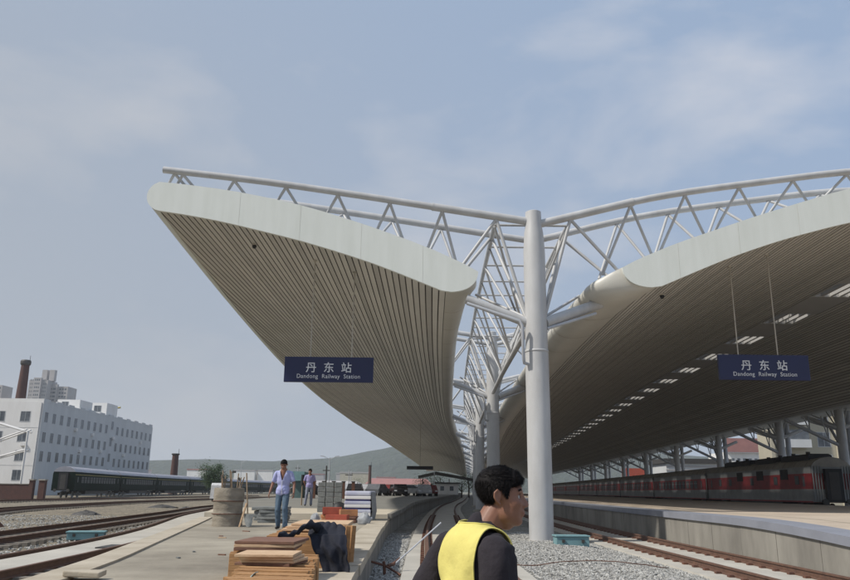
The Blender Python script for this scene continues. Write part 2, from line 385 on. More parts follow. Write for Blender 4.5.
def strip(fn0, fn1, y0, y1, z0, z1, n): 
    mb = MB(); rings = []
    for i in range(n+1):
        y = y0+(y1-y0)*i/n; a, b = fn0(y), fn1(y); q0 = z0(y) if callable(z0) else z0; q1 = z1(y) if callable(z1) else z1
        rings.append([(a, y, q0), (a, y, q1), (b, y, q1), (b, y, q0)])
    return mb.loft(rings, True, True)
# cream coping stones, one by one a little uneven
mb = MB()
y = -3.8
while y < 27.6:
    w = 1.45; a = y+.006; b = min(27.9, y+w-.006); dz = rng.uniform(0, .012); dx = rng.uniform(-.012, .012); mb.tint = 1
    mb.loft([[(sint(PR, q)-.50+dx, q, .602), (sint(PR, q)-.50+dx, q, .628+dz), (sint(PR, q)+.05+dx, q, .628+dz), (sint(PR, q)+.05+dx, q, .50), (sint(PR, q)+.02+dx, q, .50), (sint(PR, q)+.02+dx, q, .602)] for q in (a, b)], True, True)
    y += w
struct(mb, 'platform_coping', coping_m)
struct(strip(lambda y: sint(PL, y)-.12, lambda y: sint(PL, y)+.30, -3.9, 27.9, .1, .632, 40), 'left_kerb', coping_m)
struct(strip(lambda y: sint(PR, y)-.02, lambda y: sint(PR, y)+.12, 28.05, 395, lambda y: max(.80, zpl(y)+.02)-.16, lambda y: max(.80, zpl(y)+.02), 120), 'far_platform_edge', concrete_dark)
struct(strip(lambda y: sint(PR, y)-.02, lambda y: sint(PR, y)+.015, -4, 395, -.04, lambda y: (.49 if y < 28 else max(.64, zpl(y)-.15)), 150), 'left_platform_wall', concrete_dark)

# right platform with a wall, ramping down towards the camera
def zr(y): 
    t = min(1, max(0, (y-6)/15.0)); return .12+.90*(1-(1-t)**1.8)
RE = lambda y: C(y)+4.35
n = 140; ys = [4+ (396*(i/n)**1.7) for i in range(n+1)]
mb = MB(); mb.loft([[(RE(y)+.75, y, -.05), (RE(y)+.75, y, zr(y)), (RE(y)+17.3, y, zr(y)), (RE(y)+17.3, y, -.05)] for y in ys], False, True); struct(mb, 'right_platform', rplat_m)
mb = MB(); mb.loft([[(RE(y)-.06, y, zr(y)-.17), (RE(y)-.06, y, zr(y)+.012), (RE(y)+.752, y, zr(y)+.012), (RE(y)+.752, y, zr(y)-.17)] for y in ys], True, True); struct(mb, 'right_platform_coping', bluestone_m)
mb = MB()
y = 4.2
while y < 330:
    w = 2.0 if y < 60 else 6; a, b = y+.012, y+w-.012; o_ = rng.uniform(-.006, .006)
    mb.loft([[(RE(q)+o_, q, -.05), (RE(q)+o_, q, zr(q)-.172), (RE(q)+.7, q, zr(q)-.172), (RE(q)+.7, q, -.05)] for q in (a, b)], True, True); y += w
struct(mb, 'right_platform_wall', concrete_dark)
mb = MB(); mb.loft([[(RE(y)+1.9, y, zr(y)+.004), (RE(y)+2.0, y, zr(y)+.004)] for y in ys]); struct(mb, 'painted_safety_line', coping_m)

# ------------------------------------------------------------------ canopy wings
Y0 = 25.16
YS = [Y0, 25.24, 25.34, 25.46, 25.65, 26, 26.5, 27.1, 28, 29.5, 31, 33, 35.5, 38, 41, 44, 48, 52, 57, 62, 68, 75, 83, 92, 102, 113, 126, 140, 156, 175, 200, 230, 265, 300, 345, 390]
LLOW = [(3.04, 8.21), (5.53, 9.22), (7.98, 9.98), (11.07, 10.72), (13.18, 11.07), (15.5, 11.22), (20, 11.3), (24, 11.35)]
LTOP = [(1.93, 8.87), (3.43, 9.61), (5.72, 10.46), (8.05, 11.19), (10.38, 11.68), (12.74, 11.99), (15.5, 12.12), (20, 12.25), (24, 12.3)]
RLOW = [(3.0, 7.95), (4.2, 8.45), (6.57, 9.5), (8.55, 10.22), (11.16, 10.95), (14, 11.4), (16.8, 11.6), (18, 11.6)]
RTOP = [(3.08, 9.11), (4.67, 9.85), (7.96, 11.04), (11.31, 12.12), (14, 12.55), (16.8, 12.75), (18, 12.75)]
def sm(tbl, x, h=.8): return (interp(tbl, x-h)+2*interp(tbl, x)+interp(tbl, x+h))/4
LOUT = [(25.16, 13.55), (37, 14.45), (48, 15.3), (61, 16.2), (84, 17.3), (115, 18.6), (157, 19.0), (290, 21), (420, 23)]
LIN = [(25.16, 1.95), (26, 2.1), (28, 2.3), (34, 2.45), (420, 2.5)]
RIN = [(25.16, 3.05), (25.3, 2.55), (25.5, 2.2), (26, 2.02), (29, 1.85), (33, 1.7), (420, 1.75)]
def bez(p0, p1, p2, p3, n=9):
    out = []
    for i in range(n+1):
        t = i/n; u = 1-t
        out.append(tuple(u**3*a+3*u*u*t*b+3*u*t*t*c+t**3*d for a, b, c, d in zip(p0, p1, p2, p3)))
    return out
OSR = [(25.16, 4.2), (26, 3.75), (28, 3.4), (33, 3.15), (420, 3.15)]
def wing(sgn, cf, inn, out, low, top, o_s, label, base, wide, ridge=False, ys=YS, grooves=True, fasc=True, group='station canopy wings'):
    """sgn -1: to the left of its column row, +1: to the right; cf(y) the row, offsets measured outward"""
    t = thing('station_canopy', label, 'canopy', base, group=group)
    P = lambda y, o, z: (cf(y)+sgn*o, y, z)
    gw = .235
    # soffit
    mb = MB(); omax = 16.0 if ridge else max(out(y) for y in ys)
    osy = (lambda y: interp(OSR, y)) if ridge else (lambda y: o_s)
    k = 0; a = o_s if not ridge else o_s-.235*5
    while a < omax-.05:
        b = min(a+gw, omax); tn = 1+.04*math.sin(k*1.7)+rng.uniform(-.05, .05)-(.16 if k % 4 == 2 else 0); e = .022; gd = .05
        lim = (lambda y: 16.0) if ridge else (lambda y: out(y)-.42)
        rows = []
        for y in ys:
            l = lim(y); q = [max(osy(y), min(v, l)) for v in (a, a+e, a+e, b-e, b-e, b)]; dz = (gd, gd, 0, 0, gd, gd)
            rows.append([P(y, q[i], low(q[i])+dz[i]) for i in range(6)])
        nn = 6; vs = [p for r_ in rows for p in r_]; base_i = len(mb.v); mb.v += vs
        for i in range(len(rows)-1):
            if b <= osy(ys[i]) and b <= osy(ys[i+1]): continue
            if min(a, lim(ys[i])) == lim(ys[i]) and min(a, lim(ys[i+1])) == lim(ys[i+1]): continue
            for j in range(5):
                mb.f.append(tuple(base_i+q for q in (i*nn+j, i*nn+j+1, (i+1)*nn+j+1, (i+1)*nn+j))); mb.m.append(0 if j == 2 else 1); mb.t.append(tn)
        a = b; k += 1
    mb.build('soffit', [soffit_m, groove_m], t, world=True)
    # nose
    def nosecurve(y):
        o_s_ = osy(y); i_ = inn(y); zt = top(i_); zl = low(o_s_); q = min(1, max(0, (y-Y0)/.45))**.6
        k1, k2, k3 = (.38, -.15, .22) if sgn < 0 else (.50, .05, .55)
        a = bez((i_+.25, top(i_+.25)+.06), (i_-k1, zt+k2), (i_-.12, zl-k3), (o_s_, zl-.004), 12)
        c = bez((i_, top(i_)+.05), (i_+.02, top(i_)-.42), (i_+.42, zl-.03), (o_s_, zl-.004), 12)
        return [tuple(u*q+v*(1-q) for u, v in zip(g_, h_)) for g_, h_ in zip(a, c)]
    mb = MB(); mb.loft([[P(y, o, z) for o, z in nosecurve(y)] for y in ys]); mb.build('gutter_edge', nose_m, t, smooth=True, world=True)
    for yj in (28.2, 31.4, 34.6, 38.2, 42.2, 46.6):
        mb = MB(); mb.loft([[P(yy, o+ (-.012), z-.008) for o, z in nosecurve(yy)] for yy in (yj-.03, yj+.03)]); mb.build('cladding_joint', rod_m, t, world=True)
    # top sheet
    mb = MB()
    so_ = 16.0 if ridge else None
    rows = []
    for y in ys:
        e = (so_ or out(y)-.35); i_ = inn(y)+.25; rows.append([P(y, i_+(e-i_)*j/24, top(i_+(e-i_)*j/24)+.06) for j in range(25)])
    mb.loft(rows); mb.build('roof_sheet', roof_m, t, world=True, smooth=True)
    if not ridge:
        mb = MB()
        def tip(y): e = out(y); return bez((e-.42, low(e-.42)-.012), (e+.12, low(e)-.02), (e+.18, top(e)-.2), (e-.35, top(e-.35)+.06), 8)
        mb.loft([[P(y, o, z) for o, z in tip(y)] for y in ys]); mb.build('edge_trim', fascia_m, t, world=True, smooth=True)
    if fasc:
        y = ys[0]; nc = nosecurve(y)
        e = 15.4 if ridge else out(y)
        lo = [(o, low(o)-.05) for o in np.linspace(o_s+.15, e-.45, 30)]
        if ridge: rim = [(16.0, low(16.0)-.05), (16.0, top(16.0)+.09)]
        else: rim = bez((e-.45, low(e-.45)-.05), (e+.10, low(e)-.02), (e+.26, top(e)-.2), (e-.35, top(e-.35)+.07), 10)
        tp = [(o, top(o)+.065) for o in np.linspace(e-.6, inn(y)+.4, 30)]
        outl = [(o-.02, z-.03) for o, z in nc[0:-1]]+lo+rim+tp
        mb = MB(); mb.polyext(outl, lambda o, z: (cf(y)+sgn*o, y-.10, z), lambda o, z: (cf(y)+sgn*o, y+.02, z))
        mb.build('fascia', fascia_m, t, world=True)
        o = o_s+.8
        while o < e-1.2:
            mb = MB(); x = cf(y)+sgn*o; mb.box(x-.004, x+.004, y-.103, y-.1, low(o)-.045, top(o)+.06); mb.build('panel_joint', nose_m, t, world=True); o += 2.15
    return t, nosecurve
lowL = lambda o: sm(LLOW, o); topL = lambda o: sm(LTOP, o)
lowR = lambda o: sm(RLOW, o); topR = lambda o: sm(RTOP, o)
wL, noseL = wing(-1, C, lambda y: interp(LIN, y), lambda y: sm(LOUT, y, 4), lowL, topL, 3.04,
    'white curved canopy wing over the left platform, ending in a free pointed tip', (C(Y0)-6, Y0, 8), 0)
wR, noseR = wing(+1, C, lambda y: interp(RIN, y), None, lowR, topR, 4.2,
    'broad white canopy vault over the right platform with skylights along its ridge', (C(Y0)+10, Y0, 8), 0, ridge=True)
# the second half of the right vault hangs under the same roof: mirrored from the far column row
C2 = lambda y: C(y)+30.2
def add_far_half(t):
    P = lambda y, o, z: (C2(y)-o, y, z)
    f = lambda o: lowR(1.9+(o-1.9)*(14.9/9.9)) if o > 1.9 else lowR(1.9)
    sc = lambda o: 4.2+(o-3.6)*(16.8-4.2)/(12.0-3.6)
    mb = MB(); a = 3.2; k = 0
    while a < 12.0:
        b = a+.235; tn = 1+rng.uniform(-.07, .07)-(.16 if k % 4 == 2 else 0); e = .022; rows = []
        for y in YS:
            q = (a, a+e, a+e, b-e, b-e, b); dz = (.05, .05, 0, 0, .05, .05)
            rows.append([P(y, q[i], lowR(sc(q[i]))+dz[i]) for i in range(6)])
        bi = len(mb.v); mb.v += [p for r_ in rows for p in r_]
        for i in range(len(rows)-1):
            for j in range(5): mb.f.append(tuple(bi+q for q in (i*6+j, i*6+j+1, (i+1)*6+j+1, (i+1)*6+j))); mb.m.append(0 if j == 2 else 1); mb.t.append(tn)
        a = b; k += 1
    o = mb.build('soffit', [soffit_m, groove_m], t, world=True)
    def nc(y): zt = topR(3.1)-.3; zl = lowR(sc(3.2)); return bez((2.4, zt), (1.7, zt-.2), (1.9, zl-.25), (3.2, zl-.004), 10)
    mb = MB(); mb.loft([[P(y, *q) for q in nc(y)] for y in YS]); mb.build('gutter_edge', nose_m, t, world=True, smooth=True)
    mb = MB(); mb.loft([[P(y, 2.4+9.6*j/16, topR(sc(max(3.2, 2.4+9.6*j/16)))+.06) for j in range(17)] for y in YS]); mb.build('roof_sheet', roof_m, t, world=True, smooth=True)
    y = Y0; tp = [(o, topR(sc(max(3.2, o)))+.09) for o in np.linspace(11.9, 2.6, 20)]; lo = [(o, lowR(sc(o))-.05) for o in np.linspace(3.3, 11.9, 20)]
    mb = MB(); mb.polyext([(o, z-.03) for o, z in nc(y)[1:-1]]+lo+tp, lambda o, z: (C2(y)-o, y-.10, z), lambda o, z: (C2(y)-o, y+.02, z)); mb.build('fascia', fascia_m, t, world=True)
add_far_half(wR)
# ridge band with louvred skylights between offsets 16.0 and 18.2
rb = [16.0, 18.2]
ZB, ZT = 11.57, 12.85
def band(y0, y1):
    mb = MB(); n_ = max(1, int((y1-y0)/4)); rows = []
    for i in range(n_+1):
        y = y0+(y1-y0)*i/n_; a, b = C(y)+16.0, C(y)+18.22
        rows.append([(a, y, ZB-.02), (a, y, ZT), (b, y, ZT), (b, y, ZB-.02)])
    mb.loft(rows, True, True); return mb
y = Y0-.1; first = True
while y < 250:
    sol = 3.9; hole = 2.6
    band(y, y+sol).build('ridge_panel', skylight_m, wR, world=True)
    if y+sol > 33:
        for k in range(5):
            a = y+sol+.003; b = y+sol+hole-.003; x = 16.0+.17+k*.47; mb = MB()
            mb.loft([[(C(q)+x-.075, q, ZB+.02), (C(q)+x-.075, q, ZB+.25), (C(q)+x+.075, q, ZB+.25), (C(q)+x+.075, q, ZB+.02)] for q in (a, b)], True, True)
            mb.build('louvre', skylight_m, wR, world=True)
    else: band(y+sol+.003, y+sol+hole-.003).build('ridge_panel', skylight_m, wR, world=True)
    y += sol+hole
band(y, 390).build('ridge_panel', skylight_m, wR, world=True)

mb = MB(); mb.loft([[(C2(y)-2.3, y, 8.75), (C2(y)+2.6, y, 8.75), (C2(y)+2.6, y, 8.9), (C2(y)-2.3, y, 8.9)] for y in YS], True, True)  # added sheet, out of view: blocks sun from the far columns and train
gt = thing('sun_block_sheet', 'added unseen sheet that keeps the sun off the far columns', 'sun shade', (C(Y0)+30, Y0, 8.7)); mb.build('cover_sheet', roof_m, gt, world=True)

# ------------------------------------------------------------------ Y-columns with trusses
CL = [(.0, 10.74), (3.57, 11.28), (6.45, 11.72), (9.6, 12.17), (13.15, 12.56)]
CR = [(.0, 10.62), (4.15, 11.72), (6.1, 12.06), (8.1, 12.35), (11.4, 12.84), (14.6, 13.02)]
def _sc(T, o):
    h = min(1.4, max(.01, o)); return (interp(T, o-h)+interp(T, o-h/2)+interp(T, o)*2+interp(T, o+h/2)+interp(T, o+h))/6+.02
def zl_(o): return _sc(CL, o)
def zr_(o): return _sc(CR, o)
def y_column(label, x, y, group, full=True):
    t = thing('canopy_column', label, 'column', (x, y, 0), group=group)
    mb = MB(); mb.lathe((0, 0, 0), [(.39, -.1), (.39, 6.2)], 32); mb.build('shaft', white_steel, t, smooth=True, angle=40)
    mb = MB(); mb.lathe((0, 0, 0), [(.375, 6.202), (.37, 9.7), (.33, 10.35), (.285, 10.62), (.275, 11.12), (.20, 11.16)], 32); mb.build('upper_shaft', white_steel, t, smooth=True, angle=40)
    mb = MB(); mb.lathe((0, 0, 0), [(.398, 6.12), (.402, 6.16), (.398, 6.2)], 32); mb.build('weld_collar', white_steel, t, smooth=True)
    mb = MB(); mb.lathe((0, 0, 0), [(.62, -.02), (.60, .1), (.45, .14)], 24); mb.build('footing', concrete_m, t)
    for s, zf, omax in ((-1, zl_, 13.15), (1, zr_, 14.6)):
        for q, yy in enumerate((0.0, 1.95)):
            pts = [(s*o, yy, zf(o)) for o in np.linspace(.05 if yy == 0 else .0, omax, 22)]
            mb = MB(); mb.tube(pts, .125, 14); mb.build('top_chord', white_steel, t, smooth=True, angle=50)
            if q == 0:
                mb = MB(); o_ = 3.5; mb.tube([(s*o_, 0, zf(o_)), (s*(o_+.05), 0, zf(o_+.05))], .15, 14)
                mb.tube([(s*.2, 0, zf(.2)), (s*o_, 0, zf(o_))], .142, 14); mb.build('chord_sleeve', white_steel, t, smooth=True, angle=50)
        # webs: V frames from chords to the roof
        tf = topL if s < 0 else topR
        nodes = [3.2+1.85*k for k in range(6)]+[12.75] if s < 0 else [3.45+1.95*k for k in range(6)]
        wd = .62 if s < 0 else .95
        for o in nodes:
            for yy in (0.0, 1.95):
                mb = MB(); z0 = zf(o)-.1
                ym = .98 if yy == 0 else .98
                for d in (-1, 1):
                    ob = o+d*wd; zb = tf(max(ob, 2.2 if s < 0 else 3.2))-.1
                    if z0-zb < .15: zb = z0-.15
                    mb.tube([(s*o, yy, z0), (s*ob, yy*.25+.74, zb)], .052, 8)
                mb.build('web_brace', white_steel, t, smooth=True, angle=50)
        # long legs from the first node to arm joint and gutter
        for yy in (0., 1.95):
            o = 1.3
            mb = MB(); mb.tube([(s*o, yy, zf(o)-.1), (s*.30, yy*.1, 7.35)], .06, 8); mb.build('long_brace', white_steel, t, smooth=True, angle=50)
            mb = MB(); mb.tube([(s*o, yy, zf(o)-.1), (s*(2.75 if s < 0 else 3.05), yy*.5+.3, 8.85 if s < 0 else 9.0)], .06, 8); mb.build('long_brace', white_steel, t, smooth=True, angle=50)
        e = (2.35, 7.98) if s < 0 else (2.25, 7.95)
        mb = MB(); mb.tube([(s*.3, 0, 7.15), (s*(e[0] if s < 0 else 2.5), .1 if s < 0 else 1.3, e[1]+(0 if s < 0 else .22))], .165 if s < 0 else .19, 14); mb.build('arm', white_steel, t, smooth=True, angle=50)
        mb = MB(); mb.tube([(s*e[0], -.28, e[1]-.25), (s*.62, -.42, 7.12), (s*.52, -.42, 6.95), (s*.50, -.40, 5.85), (s*.46, -.30, 5.72), (s*.30, -.2, 5.7)] if s < 0 else [(s*e[0], .9, e[1]-.24), (s*.35, -.1, 6.93)], .055, 10)
        mb.build('drain_pipe', white_steel_old, t, smooth=True, angle=60)
        mb = MB(); mb.tube([(s*.3, .3, 7.4), (s*1.9, 1.9, 8.6)], .05, 8); mb.build('side_brace', white_steel, t, smooth=True, angle=50)
    return t
cols_y = [25.16+20.9*k for k in range(13)]
c0 = y_column('big white tubular column in front, nearest and tallest, standing in the gravel', C(Y0)+.02, Y0, 'white canopy columns')
for k, y in enumerate(cols_y[1:]):
    c = copy_tree(c0); c.location = (C(y), y, 0)
    c['label'] = ['second white column, just behind the nearest column', 'third white column from the front, half hidden by the second column'][k] if k < 2 else 'one of the far white columns receding under the gap between the canopies'
def ltruss(ya, yb, label):
    t = thing('gutter_truss', label, 'roof truss', (C(ya), ya, 7.3), group='trusses running between the columns')
    n = 8; ys_ = [ya+.45+(yb-ya-.9)*i/n for i in range(n+1)]
    for s in (-1, 1):
        mb = MB(); mb.tube([(C(y)+s*1.3, y, 10.78) for y in ys_], .09, 10); mb.build('top_chord', white_steel, t, smooth=True, world=True, angle=50)
    mb = MB(); mb.tube([(C(y), y, 7.35) for y in ys_], .11, 10); mb.build('bottom_chord', white_steel, t, smooth=True, world=True, angle=50)
    for y in ys_:
        mb = MB(); mb.tube([(C(y)-1.3, y, 10.80), (C(y)+1.3, y, 10.80)], .045, 8); mb.build('rung', white_steel, t, smooth=True, world=True, angle=50)
    for i in range(n):
        for s in (-1, 1):
            a, b = (ys_[i], ys_[i+1]) if i % 2 == 0 else (ys_[i+1], ys_[i])
            mb = MB(); mb.tube([(C(a)+s*1.3, a, 10.74), (C(b), b, 7.4)], .05, 8); mb.tube([(C(b)+s*1.3, b, 10.74), (C(b), b, 7.4)], .04, 8)
            mb.build('diagonal', white_steel, t, smooth=True, world=True, angle=50)
for k in range(len(cols_y)-1):
    ltruss(cols_y[k], cols_y[k+1], ['white lattice truss between the first and second columns', 'white lattice truss between the second and third columns'][k] if k < 2 else 'one of the far lattice trusses between receding columns')
for s in (-1, 1):
    pass
c1 = copy_tree(c0)
for ch in list(c1.children):
    xs = [v.co.x for v in ch.data.vertices]
    if sum(xs)/len(xs) < -.15 and ch.name.split('.')[0] in ('top_chord', 'chord_sleeve', 'web_brace', 'side_brace', 'drain_pipe'): bpy.data.objects.remove(ch)
mb = MB(); mb.tube([(-.95, .4, 0), (-.95, .4, 8.6)], .25, 16); mb.build('twin_post', white_steel_old, c1, smooth=True, angle=50)
for s in (1,):
    mb = MB(); mb.tube([(s*.3, 0, 5.7), (s*4.6, 0, 7.75)], .15, 10); br = mb.build('long_branch', white_steel_old, c1, smooth=True, angle=50)
    for k in range(2):
        mb = MB(); o_ = 1.1+1.5*k; mb.tube([(s*o_, 0, 5.7+(o_-.3)*.477), (s*(o_+.45), .0, 8.1)], .05, 6); mb.build('twig', white_steel_old, c1, smooth=True, angle=50)
        mb = MB(); mb.tube([(s*o_, 0, 5.7+(o_-.3)*.477), (s*(o_-.35), .7, 8.1)], .05, 6); mb.build('twig', white_steel_old, c1, smooth=True, angle=50)
    mb = MB(); mb.tube([(0, s*.3, 5.6), (0, s*2.4, 8.2)], .12, 8); mb.build('side_branch', white_steel_old, c1, smooth=True, angle=50)
for i, y in enumerate((42, 64.5, 77.0, 96.5, 117.5, 139, 160, 181, 202, 224)):
    c = copy_tree(c1) if i else c1; c.location = (C2(y), y, 0); c.scale = (-1, 1, 1); c['group'] = 'columns behind the red train'
    c['label'] = {1: 'column with forked arms at the right frame edge behind the red train', 2: 'column with forked arms between the cream building and the white building'}.get(i, 'one of the far forked columns standing behind the red train')

# ------------------------------------------------------------------ signs
def txt_mesh(body, size, name, parent, loc, spacing=1.0, sx=1.0, bold=.0):
    cu = bpy.data.curves.new(name, 'FONT'); cu.body = body; cu.size = size; cu.align_x = 'CENTER'; cu.extrude = .006; cu.space_character = spacing; cu.offset = bold
    o = bpy.data.objects.new('tmp', cu); COL.objects.link(o)
    me = bpy.data.meshes.new_from_object(o.evaluated_get(bpy.context.evaluated_depsgraph_get()))
    bpy.data.objects.remove(o); me.materials.clear(); me.materials.append(letter_m)
    q = bpy.data.objects.new(name, me); COL.objects.link(q); q.parent = parent; q.location = loc; q.rotation_euler = (R(90), 0, 0); q.scale = (sx, 1, 1)
    return q
def station_sign(x0, x1, z0, z1, y, rods, label, rz=0):
    cx = (x0+x1)/2; w = x1-x0; h = z1-z0
    t = thing('station_sign', label, 'station sign', (cx, y, z0), rz, group='hanging station name signs')
    mb = MB(); mb.box(-w/2, w/2, -.07, .07, 0, h); mb.build('panel', blue_sign, t, bevel=.012)
    for k, ch in enumerate('丹东站'):
        txt_mesh(ch, h*.43, 'character', t, ((k-1)*w*.198, -.085, h*.42), bold=.003)
    txt_mesh('Dandong  Railway  Station', h*.23, 'lettering', t, (0, -.085, h*.155), 1.08, .94)
    for rx, ztop in rods:
        mb = MB(); mb.tube([(rx-cx, 0, h), (rx-cx, 0, ztop-z0)], .024, 8); mb.build('rod', rod_m, t, smooth=True, angle=60)
        mb = MB(); mb.box(rx-cx-.07, rx-cx+.07, -.05, .05, ztop-z0-.06, ztop-z0); mb.build('bracket', rod_m, t)
SY = 27.3
station_sign(-5.04, -1.83, 5.335, 6.25, SY, ((-4.13, lowL(C(SY)+4.13)), (-2.63, lowL(C(SY)+2.63))), 'dark blue station name sign hanging under the left canopy wing')
station_sign(10.66, 13.93, 5.60, 6.52, SY, ((11.42, lowR(11.42-C(SY))), (12.86, lowR(12.86-C(SY)))), 'dark blue station name sign hanging in the shade of the right vault')
t = thing('hanging_sign', 'small dark sign board on a single rod far down the left platform', 'sign', (-.35, 95, 4.1))
mb = MB(); mb.box(-1.6, 1.6, -.06, .06, 0, .42); mb.build('panel', black_m, t)
mb = MB(); mb.tube([(0, 0, .42), (0, 0, 6.15)], .04, 8); mb.build('rod', rod_m, t)
for (x, y, z, lb) in ((-6.43, 27.2, lowL(C(27.2)+6.43), 'small dark dome camera under the left canopy wing'), (8.9, 27.6, lowR(8.9-C(27.6)), 'small dark dome camera under the right canopy near the column')):
    t = thing('dome_camera', lb, 'security camera', (x, y, z))
    mb = MB(); mb.lathe((0, 0, 0), [(.10, 0), (.10, -.05), (.085, -.06)], 16); mb.build('mount', rod_m, t)
    mb = MB(); mb.lathe((0, 0, 0), [(.08, -.061), (.082, -.12), (.05, -.18), (.01, -.19)], 16); mb.build('dome', black_m, t, smooth=True)

# ------------------------------------------------------------------ railway coaches
def coach(t, L_, style, ndetail=True):
    """local x = across, y = along (0..L_), z from rail top; the -y end is the near end"""
    w = 1.52; red = style != 'green'
    prof = [(-w, 1.0), (-w-.02, 1.15), (-w, 3.35), (-w+.06, 3.62), (-w+.30, 3.95), (-w+.75, 4.22), (0, 4.36)]
    full = prof+[(-x, z) for x, z in prof[-2::-1]]
    side = [p for p in full if p[1] <= 3.63]
    hw = w
    if not red:
        mb = MB(); mb.loft([[(x, y, z) for x, z in full[:4]+full[-4:]] for y in (0, L_)], True, True); mb.build('body', green_coach, t)
    else:
        for (za, zb, m_, nm) in ((1.0, 1.95, grey_coach, 'lower_body'), (1.95, 3.12, red_coach, 'red_band'), (3.12, 3.62, grey_coach, 'upper_body')):
            mb = MB(); mb.box(-hw, hw, .0 if nm != 'x' else 0, L_, za, zb); mb.build(nm, m_, t)
        mb = MB(); mb.box(-hw-.006, hw+.006, .1, L_-.1, .97, 1.08); mb.build('sill_line', red_coach, t)
    rp = [(-w+.0, 3.60)]+[p for p in full if p[1] > 3.5]+[(w, 3.60)]
    mb = MB(); mb.loft([[(x*1.01, y, z) for x, z in rp] for y in (-.04, L_+.04)], True, True); mb.build('roof', coach_roof if not red else cream_roof, t, smooth=True, angle=35)
    # roof ribs
    for k in range(int(L_/2.1)):
        mb = MB(); y = 1+k*2.1
        mb.loft([[(x*1.015, yy, z+.02) for x, z in rp[1:-1]] for yy in (y, y+.06)]); mb.build('roof_rib', coach_roof if not red else darkmetal, t)
    # windows
    if style == 'power':
        items = [(y, 'grille') for y in (4.2, 9.4, 14.4)]+[(y, 'small') for y in (2.2, 6.4, 11.8, 17.5, 20.5)]
        for y, kind in items:
            for s in (-1, 1):
                mb = MB()
                if kind == 'grille': mb.box(s*hw-.02 if s > 0 else -hw-.03, s*hw+.03 if s > 0 else -hw+.02, y, y+1.5, 2.7, 3.5); mb.build('intake_grille', black_m, t)
                else: mb.box(s*hw-.02 if s > 0 else -hw-.02, s*hw+.02 if s > 0 else -hw+.02, y, y+.75, 2.3, 2.95); mb.build('window', coach_glass, t)
        for y, l in ((1.5, 5.2), (8, 4.5), (14, 7)):
            mb = MB(); mb.loft([[(x*.72, yy, 4.1+q) for x, q in ((-1.3, 0), (-1.25, .42), (-.9, .55), (.9, .55), (1.25, .42), (1.3, 0))] for yy in (y, y+l)], True, True); mb.build('roof_unit', black_m, t)
        for k in range(6):
            mb = MB(); mb.tube([(-.6+.25*k % 1.0, 2.2+k*3.3, 4.5), (-.6+.25*k % 1.0, 2.2+k*3.3, 4.82)], .16, 10); mb.build('exhaust_stack', darkmetal, t)
    else:
        nw = 11 if red else 13; x0 = 2.9; st = (L_-2*x0)/nw
        for k in range(nw):
            y = x0+st*k+.2
            for s in (-1, 1):
                a, b = (hw-.02, hw+.018) if s > 0 else (-hw-.018, -hw+.02)
                if red and s > 0: continue
                if not red and s < 0: continue
                mb = MB(); mb.box(a, b, y, y+st-.45, 2.08, 2.95); wn = mb.build('window', coach_glass, t)
                mb = MB(); q = .012 if s > 0 else -.012
                mb.box(min(a, b)+q, max(a, b)+q, y+.0, y+st-.45, 2.62, 2.66); mb.box(min(a, b)+q, max(a, b)+q, y+(st-.45)/2-.02, y+(st-.45)/2+.02, 2.08, 2.95)
                fr = mb.build('frame', frame_m if red else green_coach, wn)
    for s in (-1, 1):
        a, b = (hw-.02, hw+.012) if s > 0 else (-hw-.012, -hw+.02)
        for y in (1.0, L_-1.7):
            mb = MB(); mb.box(a, b, y, y+.72, 1.97 if red else 1.15, 3.1); d = mb.build('door', red_coach if red else green_coach, t)
            mb = MB(); q = .01*s; mb.box(a+q, b+q, y+.17, y+.55, 2.15, 2.9); mb.build('door_glass', coach_glass, d)
        if not red:
            for z in (1.78, 3.18):
                mb = MB(); mb.box(hw*s-.01, hw*s+.01, 0, L_, z, z+.07); mb.build('stripe', yellow_line, t)
    # ends: gangway, door, ribs
    for e, ys_ in ((0, -1), (L_, 1)):
        mb = MB(); mb.box(-.62, .62, *sorted((e, e+ys_*.38)), 1.05, 3.45); gw = mb.build('gangway', black_m, t)
        mb = MB(); mb.box(-.36, .36, *sorted((e+ys_*.385, e+ys_*.40)), 1.2, 3.2); mb.build('end_door', darkmetal, gw)
        if red:
            for x in (-1.4, -1.2, -1.0, -.8, .8, 1.0, 1.2, 1.4):
                mb = MB(); mb.box(x-.04, x+.04, *sorted((e, e+ys_*.07)), 1.0, 3.7); mb.build('end_rib', grey_coach, t)
        for s in (-1, 1):
            mb = MB(); mb.tube([(s*.88, e, 1.05), (s*.88, e+ys_*.5, 1.05), ], .09, 8); mb.tube([(s*.88, e+ys_*.5, 1.05), (s*.88, e+ys_*.56, 1.05)], .22, 12); mb.build('buffer', darkmetal, t)
    mb = MB(); mb.box(-1.35, 1.35, 6.2, L_-6.2, .45, 1.0); mb.build('underframe_box', darkmetal, t)
    for yc in (3.3, L_-3.3):
        mb = MB(); mb.box(-1.12, -1.0, yc-1.7, yc+1.7, .38, .72); mb.box(1.0, 1.12, yc-1.7, yc+1.7, .38, .72); mb.box(-1.0, 1.0, yc-.3, yc+.3, .5, .95); bg_ = mb.build('bogie', darkmetal, t)
        for dy in (-1.2, 1.2):
            for s in (-1, 1):
                mb = MB(); mb.tube([(s*.70, yc+dy, .457), (s*.83, yc+dy, .457)], .455, 20); mb.build('wheel', iron_m if red else frame_m, bg_)
